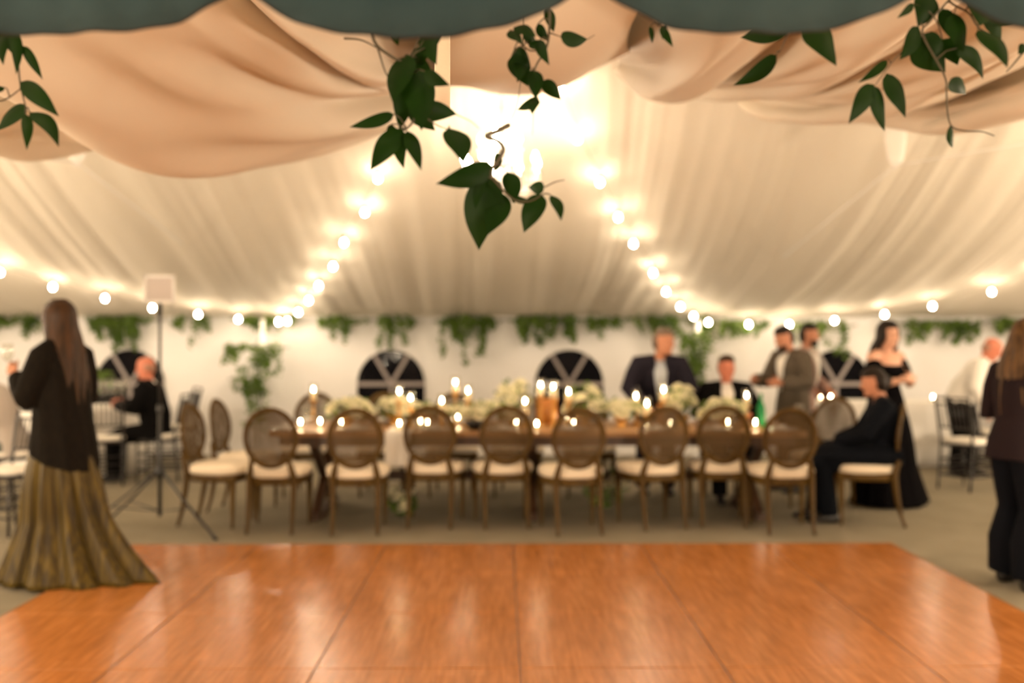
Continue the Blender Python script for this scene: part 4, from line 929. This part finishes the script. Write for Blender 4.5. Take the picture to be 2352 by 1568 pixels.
def make_person(name_label, J, out, rz, loc, scale=1.0):
    root = empty('person', loc, rz, name_label, 'person'); root.scale = (scale,)*3
    g = lambda k, d=None: Vector(J[k]) if k in J else d
    fem = J.get('female', False)
    hip, ch, nk, hd = g('hip'), g('chest'), g('neck'), g('head')
    hs = J.get('shw', .165 if fem else .19); side = Vector(J.get('side', (1, 0, 0))).normalized()
    shR = g('shR', nk+side*hs+Vector((0, 0, -.045))); shL = g('shL', nk-side*hs+Vector((0, 0, -.045)))
    M = head_rot(R(J.get('yaw', 0)), R(J.get('pitch', 0)), R(J.get('tilt', 0)))
    wid = J.get('wid', .9 if fem else 1.0)
    waist = hip.lerp(ch, .5)
    hipw = J.get('hipw', .165)
    tors = [(hip-(ch-hip)*.25, (hipw*.80, .095)), (hip, (hipw, .115)), (waist, (.135*wid, .098)), (ch, (.160*wid, .115)), (ch.lerp(nk, .55), (.172*wid, .105)), (ch.lerp(nk, .85), (.125*wid, .078)), (nk, (.058, .060))]
    if J.get('belly'): tors[2] = (waist, (.165, .14))
    body = MB(); tors_p = [p for p, r in tors]; tors_r = [r for p, r in tors]
    chain(body, tors_p, tors_r, 20, side)
    body.tube([nk-(hd-nk)*.2, nk.lerp(hd, .35), hd+M @ Vector((0, -.015, -.05))], [.058, .052, .052], 14)
    head_mesh(body, hd, M, .96 if fem else 1.0)
    arms = {}
    for s_, sh in (('R', shR), ('L', shL)):
        el, wr = g('el'+s_), g('wr'+s_); arms[s_] = (sh, el, wr)
        body.tube([nk.lerp(sh, .5), sh, sh.lerp(el, .3), sh.lerp(el, .8), el, el.lerp(wr, .3), el.lerp(wr, .8), wr], [.050, .050, .046, .038, .036, .038, .028, .024], 12)
        if J.get('hand'+s_, True):
            hdv = g('hd'+s_, (wr-el)); hand(body, wr, hdv, J.get('pn'+s_, (0, 0, -1)), R(J.get('curl'+s_, 28)), .95 if fem else 1.0, 1 if s_ == 'R' else -1)
    legs = {}
    for s_, sx in (('R', 1), ('L', -1)):
        if 'kn'+s_ not in J: continue
        hp = hip+side*(.085*sx)+Vector((0, 0, -.03)); kn, an = g('kn'+s_), g('an'+s_); legs[s_] = (hp, kn, an)
        body.tube([hp, hp.lerp(kn, .3), hp.lerp(kn, .85), kn, kn.lerp(an, .3), kn.lerp(an, .85), an], [.088, .080, .056, .052, .054, .036, .034], 14)
        td = Vector(J.get('toe'+s_, (0, 1, 0))).normalized(); body.tube([an+td*-.05+Vector((0, 0, -.035)), an+Vector((0, 0, -.03)), an+td*.10+Vector((0, 0, -.045)), an+td*.17+Vector((0, 0, -.055))], [(.030, .03), (.036, .038), (.040, .024), (.028, .014)], 10, side=td.cross(Vector((0, 0, 1))))
    bo = body.build('body', out.get('skin', 'skin'), root); mod(bo, 'REMESH', mode='VOXEL', voxel_size=.0075, use_smooth_shade=True); mod(bo, 'SMOOTH', factor=.5, iterations=2)
    ey = MB()
    for sx in (-1, 1): ey.ell(hd+M @ Vector((sx*.031, .0845 if not fem else .081, .008)), (.011, .006, .007), 10, 6, M)
    ey.build('eyes', 'eyes', root)
    def garment(mb, nm, m, vox=.011, it=3):
        o = mb.build(nm, m, root); mod(o, 'REMESH', mode='VOXEL', voxel_size=vox, use_smooth_shade=True); mod(o, 'SMOOTH', factor=.5, iterations=it); return o
    # ---- top
    top = out.get('top')
    if top:
        m_, t_, ln = top; mb = MB()           # material, thickness, how far below the hip
        low = hip-(ch-hip).normalized()*ln; pp = [low]+tors_p[1:-1]+[nk-(nk-ch)*.08]; rr = [(hipw*1.02+t_+.012, .118+t_)]+[(a+t_, b+t_) for a, b in tors_r[1:-1]]+[(.072, .070)]
        chain(mb, pp, rr, 24, side)
        for s_, (sh, el, wr) in arms.items():
            if out.get('sleeve', 1) >= 1:
                mb.tube([nk.lerp(sh, .22)+Vector((0, 0, -.012)), sh, sh.lerp(el, .4), el, el.lerp(wr, .5), el.lerp(wr, .93)], [.058+t_*.6, .056+t_, .051+t_, .042+t_*1.2, .038+t_, .032+t_], 14)
            else: mb.tube([nk.lerp(sh, .45), sh, sh.lerp(el, .4), sh.lerp(el, .75)], [.056+t_, .058+t_, .052+t_, .048+t_], 14)
        garment(mb, 'jacket' if out.get('jacket', True) else 'shirt', m_)
    fwd = Vector((0, 0, 1)).cross(side).normalized() if side.length else Vector((0, 1, 0))
    up = (nk-hip).normalized(); fr = up.cross(side)*-1
    if fr.dot(Vector((0, 1, 0))) < 0 and J.get('frfix', True): fr = -fr
    if 'shirtfront' in out:
        mb = MB(); a = nk+fr*.070-up*.005; b = ch+fr*(.122+top[1]+.010); c = waist+fr*(.105+top[1]+.012)
        mb.tube([a, nk.lerp(ch, .30)+fr*(.100+top[1]), nk.lerp(ch, .62)+fr*(.122+top[1]), b, c], [(.050, .018), (.060, .022), (.052, .018), (.036, .014), (.008, .008)], 12, side=side); mb.build('shirt', out['shirtfront'], root)
        mb = MB(); mb.tube([nk-up*.02, nk+up*.025], [(.068, .070), (.060, .062)], 16, side=side, cap=False); mb.build('collar', out['shirtfront'], root)
    if 'tie' in out:
        mb = MB(); mb.tube([nk+fr*.084-up*.01, nk.lerp(ch, .45)+fr*(.130+top[1]), ch+fr*(.142+top[1]), waist+fr*(.120+top[1])], [(.012, .008), (.014, .006), (.020, .006), (.012, .005)], 10, side=side); mb.build('tie', out['tie'], root)
    if 'trousers' in out:
        m_, t_ = out['trousers']; mb = MB()
        chain(mb, [tors_p[0], hip, hip.lerp(waist, .7)], [(hipw*.85+t_, .10+t_), (hipw+t_*.7, .115+t_*.7), (.145*wid+t_*.5, .10+t_*.5)], 20, side)
        flare = out.get('flare', 1.0)
        for s_, (hp, kn, an) in legs.items():
            mb.tube([hp, hp.lerp(kn, .3), hp.lerp(kn, .85), kn, kn.lerp(an, .5), an+Vector((0, 0, -.01))], [.092+t_, .086+t_, .066+t_, .060+t_, (.055+t_)*flare, (.052+t_)*flare], 16)
        garment(mb, 'trousers', m_)
    if 'shoe' in out:
        for s_, (hp, kn, an) in legs.items():
            td = Vector(J.get('toe'+s_, (0, 1, 0))).normalized(); mb = MB(); b = Vector((an.x, an.y, 0)) if J.get('flatfeet', True) else an+Vector((0, 0, -.08))
            mb.tube([b-td*.075+Vector((0, 0, .035)), b-td*.04+Vector((0, 0, .045)), b+td*.04+Vector((0, 0, .045)), b+td*.13+Vector((0, 0, .028)), b+td*.19+Vector((0, 0, .018))], [(.026, .030), (.036, .045), (.042, .045), (.046, .028), (.026, .015)], 14, side=td.cross(Vector((0, 0, 1)))); mb.build('shoe', out['shoe'], root)
    # ---- hair
    hr = out.get('hair')
    if hr:
        m_, kind = hr; mb = MB()
        mb.ell(hd+M @ Vector((0, -.006, .070)), (.078, .094, .058), 20, 14, M)
        mb.ell(hd+M @ Vector((0, -.044, .0)), (.083, .068, .105), 20, 12, M)
        if kind == 'long':
            L = out.get('hairlen', .5); rg = random.Random(4); fl_ = out.get('frontlock')
            for k in range(54):
                a = R(-90)+(k/53*2-1)*R(118); rr_ = rg.uniform(.92, 1.06); top_ = rg.uniform(.2, .9)
                e = R(55); ca, sa = math.cos(a), math.sin(a)
                def on(e, f=1.0, dy=0): return hd+M @ Vector((.086*f*math.cos(e)*ca, .106*f*math.cos(e)*sa-.012, .122*math.sin(e)+.004))
                ln = L*rg.uniform(.82, 1.05); back = max(0, -sa)
                w1 = rg.uniform(-.012, .012); w2 = rg.uniform(-.02, .02)
                q = M @ Vector((ca*(.098+w1), -.045-.055*back+min(0, sa)*.01+w2*.4, 0)); q2 = M @ Vector((ca*(.112+w2), -.075-.055*back+w1, 0)); q3 = M @ Vector((ca*(.100+w2*1.6), -.085-.050*back+w2, 0))
                if sa > -.25: q, q2, q3 = [M @ Vector((ca*(.10+w2), .02*sa-.01, 0)) for _ in range(3)]; q3 = q3+M @ Vector((0, .045 if fl_ else -.03, 0))
                pts = [on(R(70)), on(R(30), 1.02), on(R(-20), 1.04)]
                zb = pts[-1].z; ze = nk.z-ln
                pts += [Vector((nk.x+q.x, nk.y+q.y, zb-(zb-ze)*.30)), Vector((nk.x+q2.x, nk.y+q2.y, zb-(zb-ze)*.66)), Vector((nk.x+q3.x, nk.y+q3.y, ze))]
                mb.tube(cr(pts, 14), [(.014, .012)]*4+[(.019, .014)]*6+[(.016, .012), (.013, .010), (.010, .008), (.006, .005), (.002, .002)], 7, side=M @ Vector((-sa, ca, 0)))
        if kind == 'bun': mb.ell(hd+M @ Vector((0, -.112, -.015)), (.046, .040, .046), 14, 10); mb.ell(hd+M @ Vector((0, -.046, -.002)), (.087, .074, .106), 14, 10, M)
        if kind == 'beard' or out.get('beard'): pass
        o = garment(mb, 'hair', m_, .0065 if kind == 'long' else .009, 1)
    if out.get('beard'):
        mb = MB(); mb.ell(hd+M @ Vector((0, .062, -.088)), (.054, .042, .042), 16, 10, M); mb.ell(hd+M @ Vector((0, .055, -.07)), (.066, .035, .032), 14, 8, M); garment(mb, 'beard', out['beard'], .009, 1)
    if out.get('fringe_hair'):
        mb = MB()
        for sx in (-1, 1): mb.ell(hd+M @ Vector((sx*.066, -.03, -.005)), (.015, .05, .045), 12, 8, M)
        mb.ell(hd+M @ Vector((0, -.075, -.02)), (.062, .028, .05), 12, 8, M); garment(mb, 'hair', out['fringe_hair'], .009, 1)
    return root, M, nk, hd, hip
def skirt(root, name, m, waist, zw, rw, hem, seed=1, pleats=17, depth=.06, zh=.015, rows=30, bow=1.6, th=.02):
    """gathered skirt from an ellipse at the waist to a hem outline; hem = function angle -> (x, y)"""
    mb = MB(); N = 170; rg = random.Random(seed); ph_ = [rg.uniform(0, 6.28) for _ in range(4)]; rs = []
    for i in range(rows+1):
        t = i/rows; z = zw+(zh-zw)*t; k = t**bow; ring = []
        for j in range(N):
            a = 2*PI*j/N; hx, hy, hz = hem(a); wx, wy = waist[0]+rw[0]*math.cos(a), waist[1]+rw[1]*math.sin(a)
            hipf = math.sin(PI*min(1, t*1.6))*.035
            pl = 1+depth*min(1, t*2.2)*(math.sin(pleats*a+ph_[0]+.8*math.sin(3*a))*.6+math.sin((pleats*2+3)*a+ph_[1])*.22+math.sin(5*a+ph_[2])*.35)
            x = wx+(hx-wx)*k; y = wy+(hy-wy)*k; cx = waist[0]+(hx-waist[0])*0; 
            dx, dy = x-waist[0], y-waist[1]; r = math.hypot(dx, dy) or 1
            ring.append(Vector((waist[0]+dx*pl+dx/r*hipf, waist[1]+dy*pl+dy/r*hipf, z+(hz*t**6))))
        rs.append(ring)
    mb.rings(rs, True, False); o = mb.build(name, m, root); mod(o, 'SOLIDIFY', thickness=.004); return o

# ---- woman with long hair at the left, seen from behind, walking off left with a glass
x, y = XY(140, 6.15), 6.15
r1, M, nk, hd, hip = make_person('woman with long brown hair, dark jacket and olive skirt holding up a glass', dict(female=True, hip=(0, 0, .96), chest=(0, .01, 1.23), neck=(0, -.01, 1.44), head=(0, .02, 1.615), yaw=-6, pitch=4, elR=(.27, .02, 1.13), wrR=(.17, .19, 1.25), elL=(-.25, .04, 1.13), wrL=(-.13, .22, 1.28), hdL=(.06, .6, .35), hdR=(-.3, .6, .25), curlR=42, curlL=46, pnR=(-1, 0, 0), pnL=(1, 0, 0),
     knR=(.09, .10, .53), anR=(.10, .10, .13), knL=(-.09, -.02, .53), anL=(-.10, -.10, .13), hipw=.165, shw=.17),
     dict(skin='skin', hair=('hair_brown', 'long'), hairlen=.46, shoe='shoe'), R(72), (x, y, .0))
# loose open jacket: hangs from the shoulders to mid thigh
mb = MB(); N = 60; rs = []
for z, rx_, ry_, oy in ((1.455, .075, .072, 0), (1.44, .125, .085, 0), (1.405, .185, .105, 0), (1.33, .205, .125, 0), (1.2, .20, .14, -.005), (1.05, .195, .15, -.01), (.90, .21, .17, -.02), (.76, .225, .19, -.03)):
    rs.append([Vector((rx_*math.cos(a)*(1+.02*math.sin(9*a+z*3)), ry_*math.sin(a)*(1+.03*math.sin(11*a+z*2))+oy, z+(.08*math.sin(a) if z < .8 else 0))) for a in [2*PI*k/N for k in range(N)]])
mb.rings(rs, True, True)
for sh, el, wr in (((.17, -.01, 1.395), (.27, .02, 1.13), (.17, .19, 1.25)), ((-.17, -.01, 1.395), (-.25, .04, 1.13), (-.13, .22, 1.28))):
    sh, el, wr = Vector(sh), Vector(el), Vector(wr); mb.tube([(sh.x*.15, 0, 1.445), (sh.x*.55, -.005, 1.435), sh, sh.lerp(el, .5), el, el.lerp(wr, .5), el.lerp(wr, .88)], [.060, .064, .072, .075, .070, .062, .055], 16)
o = mb.build('jacket', 'jacket_dark', r1); mod(o, 'REMESH', mode='VOXEL', voxel_size=.010, use_smooth_shade=True); mod(o, 'SMOOTH', factor=.5, iterations=3)
def hem1(a):      # train sweeps out behind her (local -Y)
    c, s = math.cos(a), math.sin(a); tr = max(0, -s)**2.0
    return (.30*c+.05*tr, .30*s-.34*tr+.04, 0)
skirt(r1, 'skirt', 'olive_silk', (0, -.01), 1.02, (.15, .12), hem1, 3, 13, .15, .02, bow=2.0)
g = empty('wine_glass', (0, 0, 0), 0, 'small glass held up by the long-haired woman at the left edge', 'wine glass')
bpy.context.view_layer.update()
wl = Matrix.Rotation(R(72), 3, 'Z') @ Vector((-.105, .31, 1.35))+Vector((x, y, 0))
for c in gl0.children: cc_ = c.copy(); col.objects.link(cc_); cc_.parent = g
g.location = wl+Vector((0, 0, -.09)); g.scale = (1, 1, 1)

# ---- woman in purple jacket cut by the right edge
x, y = XY(2338, 6.0), 6.0
r2, M, nk, hd, hip = make_person('brown-haired woman in purple-grey jacket and wide dark trousers at the right edge', dict(female=True, hip=(0, 0, .88), chest=(0, .03, 1.13), neck=(0, .03, 1.33), head=(.02, .07, 1.495), yaw=-4, pitch=16, elR=(.25, .06, 1.05), wrR=(.14, .30, 1.12), elL=(-.26, .02, 1.05), wrL=(-.10, .27, 1.10), hdL=(.5, .6, .1), hdR=(-.3, .6, .1), curlR=40, curlL=40, pnR=(-1, 0, 0), pnL=(1, 0, 0),
     knR=(.10, .02, .48), anR=(.12, .0, .08), knL=(-.10, .04, .48), anL=(-.13, .05, .08), shw=.17),
     dict(skin='skin', hair=('hair_light', 'long'), hairlen=.34, frontlock=False, top=('purple_wool', .030, .12), trousers=('navy_deep', .016), flare=1.75, shoe='shoe'), R(-75), (x, y, 0))

# ---- bald man in black suit, seated at the round table, facing left
def seated(hipz=.58, lean=.06, kn=.47): return dict(hip=(0, .02, hipz), chest=(0, lean*.6, hipz+.30), neck=(0, lean, hipz+.50), head=(0, lean+.04, hipz+.67), knR=(.12, .46, .50), knL=(-.12, .46, .50), anR=(.12, kn, .08), anL=(-.12, kn-.02, .08))
J = seated(.57, .10); J.update(yaw=-4, pitch=10, elR=(.26, .18, .80), wrR=(.14, .40, .84), elL=(-.26, .18, .80), wrL=(-.10, .42, .84), curlR=35, curlL=35, pnR=(-1, 0, 0), pnL=(1, 0, 0), wid=1.12, belly=True, hipw=.185)
make_person('bald man in black suit seated on a spindle chair, facing left', J, dict(skin='skin_red', top=('black_cloth', .030, .10), shirtfront='white_shirt', trousers=('black_cloth', .022), shoe='shoe', fringe_hair='hair_pale'), R(92), (XY(352, 10.5)+.03, 10.58, 0), .97)

# ---- guest in grey top bending over at the left edge
J = seated(.56, .24); J.update(head=(0, .34, 1.14), yaw=0, pitch=35, elR=(.25, .38, .80), wrR=(.12, .52, .66), elL=(-.25, .38, .80), wrL=(-.12, .52, .66), female=True)
make_person('seated guest in pale grey top and teal trousers, cut by the left edge', J, dict(skin='skin', top=('grey_shirt', .030, .12), jacket=False, trousers=('teal_cloth', .025), shoe='shoe', hair=('hair_dark', 'short')), R(88), (XY(30, 8.9), 8.95, 0), 1.0)

# ---- man in navy suit leaning on the far side of the table
make_person('man in navy suit and pale blue shirt leaning on the table', dict(hip=(0, -.12, .86), chest=(0, .04, 1.08), neck=(0, .13, 1.285), head=(-.03, .19, 1.455), yaw=48, pitch=6, elR=(.29, .16, 1.02), wrR=(.16, .33, .85), elL=(-.29, .16, 1.02), wrL=(-.16, .33, .85), hdR=(-.5, .7, -.15), hdL=(.5, .7, -.15), curlR=14, curlL=14,
     knR=(.11, -.10, .48), anR=(.12, -.14, .08), knL=(-.11, -.10, .48), anL=(-.12, -.14, .08), wid=1.05, shw=.20), dict(skin='skin', hair=('hair_grey', 'short'), top=('navy', .030, .14), shirtfront='blue_shirt', tie='tie', trousers=('navy', .02), shoe='shoe'), R(180), (XY(1510, 9.55), 9.55, 0), 1.02)

# ---- seated man in dark suit on the far side
J = seated(.56, .04); J.update(yaw=0, pitch=2, elR=(.28, .12, .80), wrR=(.16, .38, .80), elL=(-.28, .12, .80), wrL=(-.16, .38, .80), pnR=(0, 0, -1), curlR=25)
make_person('seated man in dark suit and white shirt behind the table flowers', J, dict(skin='skin_red', top=('black_cloth', .028, .10), shirtfront='white_shirt', trousers=('black_cloth', .02), shoe='shoe', hair=('hair_brown', 'short')), R(176), (XY(1665, 9.62), 9.60, 0), 1.0)

# ---- bearded man in grey jacket, looking down to the left
make_person('bearded man in grey wool jacket standing and looking down', dict(hip=(0, -.02, .88), chest=(0, -.03, 1.14), neck=(0, .01, 1.36), head=(.0, .09, 1.515), yaw=6, pitch=22, elR=(.26, .10, 1.08), wrR=(.14, .33, 1.10), elL=(-.26, .02, 1.08), wrL=(-.16, .25, 1.08), curlR=40, curlL=40, pnR=(-1, 0, 0), pnL=(1, 0, 0),
     knR=(.10, 0, .48), anR=(.12, 0, .08), knL=(-.10, 0, .48), anL=(-.12, 0, .08), wid=1.06, shw=.20), dict(skin='skin', hair=('hair_dark', 'short'), beard='hair_brown', top=('grey_wool', .032, .14), shirtfront='white_shirt', trousers=('navy_deep', .02), shoe='shoe'), R(112), (XY(1818, 9.85), 9.85, 0), 1.0)

# ---- dark bearded man behind him
make_person('dark-bearded man in dusty pink jacket behind the man in grey', dict(hip=(0, -.02, .90), chest=(0, .0, 1.17), neck=(0, .02, 1.40), head=(.0, .06, 1.575), yaw=0, pitch=4, elR=(.27, .0, 1.12), wrR=(.22, .20, .98), elL=(-.27, .0, 1.12), wrL=(-.22, .20, .98), curlR=40, curlL=40,
     knR=(.10, 0, .48), anR=(.12, 0, .08), knL=(-.10, 0, .48), anL=(-.12, 0, .08), shw=.20), dict(skin='skin', hair=('hair_dark', 'short'), beard='hair_dark', top=('pink_jacket', .028, .14), shirtfront='white_shirt', trousers=('black_cloth', .02), shoe='shoe'), R(-125), (XY(1846, 10.6), 10.6, 0), .985)

# ---- woman in black gown
x, y = XY(2035, 9.0), 9.0
r8, M, nk, hd, hip = make_person('standing woman in off-shoulder black gown with arms crossed', dict(female=True, hip=(0, 0, .94), chest=(0, .0, 1.18), neck=(0, .0, 1.36), head=(.0, .03, 1.515), yaw=-8, pitch=2, elR=(.22, .05, 1.07), wrR=(.02, .24, 1.12), elL=(-.22, .06, 1.07), wrL=(-.06, .25, 1.13), hdR=(-1, .15, .05), hdL=(1, .2, -.02), curlR=22, curlL=30, pnR=(0, -1, 0), pnL=(0, -1, 0),
     knR=(.08, .03, .50), anR=(.09, .0, .10), knL=(-.08, .0, .50), anL=(-.09, -.05, .10), shw=.165), dict(skin='skin_pale', hair=('hair_dark', 'long'), hairlen=.16, shoe='shoe'), R(206), (x, y, 0), 1.02)
mb = MB(); side = Vector((1, 0, 0))
mb.tube([(0, 0, .80), (0, 0, .95), (0, 0, 1.07), (0, 0, 1.19), (0, .005, 1.255)], [(.175, .13), (.172, .127), (.128, .105), (.155, .124), (.162, .105)], 24, side=side)
for sx in (-1, 1): mb.tube([(sx*.10, .03, 1.24), (sx*.17, .0, 1.27), (sx*.20, .02, 1.20), (sx*.215, .04, 1.12)], [.045, .062, .058, .052], 14)
o = mb.build('bodice', 'velvet', r8); mod(o, 'REMESH', mode='VOXEL', voxel_size=.010, use_smooth_shade=True); mod(o, 'SMOOTH', factor=.5, iterations=3)
def hem8(a):      # flares out to her left = picture right
    c, s = math.cos(a), math.sin(a); tr = max(0, -c)**3
    return (.30*c-.22*tr, .30*s-.06*tr, 0)
skirt(r8, 'gown_skirt', 'velvet', (0, 0), .95, (.165, .125), hem8, 5, 13, .05, .02, bow=1.5)

# ---- woman seated in dark navy at the right table end
J = seated(.57, .0); J.update(female=True, hip=(0, .0, .57), head=(.0, .035, 1.185), neck=(0, -.03, 1.03), chest=(0, -.04, .84), yaw=0, pitch=12, elR=(.23, .10, .76), wrR=(.12, .32, .68), elL=(-.23, .12, .76), wrL=(-.06, .36, .67), curlR=30, curlL=30, pnR=(0, 0, -1), pnL=(0, 0, -1), anL=(-.12, .40, .08), anR=(.12, .50, .08), hipw=.18)
rt9 = make_person('seated woman in dark navy with tied-up dark hair, in profile', J, dict(skin='skin', hair=('hair_dark', 'bun'), top=('navy_deep', .024, .12), jacket=True, trousers=('navy_deep', .024), shoe='shoe'), R(78), (2.99, 8.14, 0), .97)[0]
mb = MB(); mb.tube(cr([(0, -.17, .60), (0, -.02, .575), (0, .18, .57), (0, .38, .575), (0, .50, .53), (0, .535, .42)], 16), [(.22, .11)]*3+[(.262, .115)]*8+[(.225, .09)]*4+[(.19, .07), (.17, .05)], 24, side=(1, 0, 0))
o = mb.build('skirt', 'navy_deep', rt9)

# ---- older man in white shirt, leaning to the right table
make_person('balding man in white shirt and dark tie bending forward at the right', dict(hip=(0, -.06, .84), chest=(0, .09, 1.08), neck=(0, .19, 1.27), head=(.0, .28, 1.40), yaw=0, pitch=30, elR=(.27, .16, .98), wrR=(.20, .26, .76), elL=(-.27, .24, .98), wrL=(-.17, .34, .78), curlR=30, curlL=30,
     knR=(.11, -.02, .46), anR=(.13, -.06, .08), knL=(-.11, .0, .46), anL=(-.13, .02, .08), wid=1.12, belly=True, shw=.20, hipw=.175), dict(skin='skin_red', fringe_hair='hair_pale', top=('white_shirt', .026, .02), jacket=False, tie='darktie', trousers=('black_cloth', .03), shoe='shoe'), R(-125), (XY(2215, 11.0), 11.0, 0), 1.0)
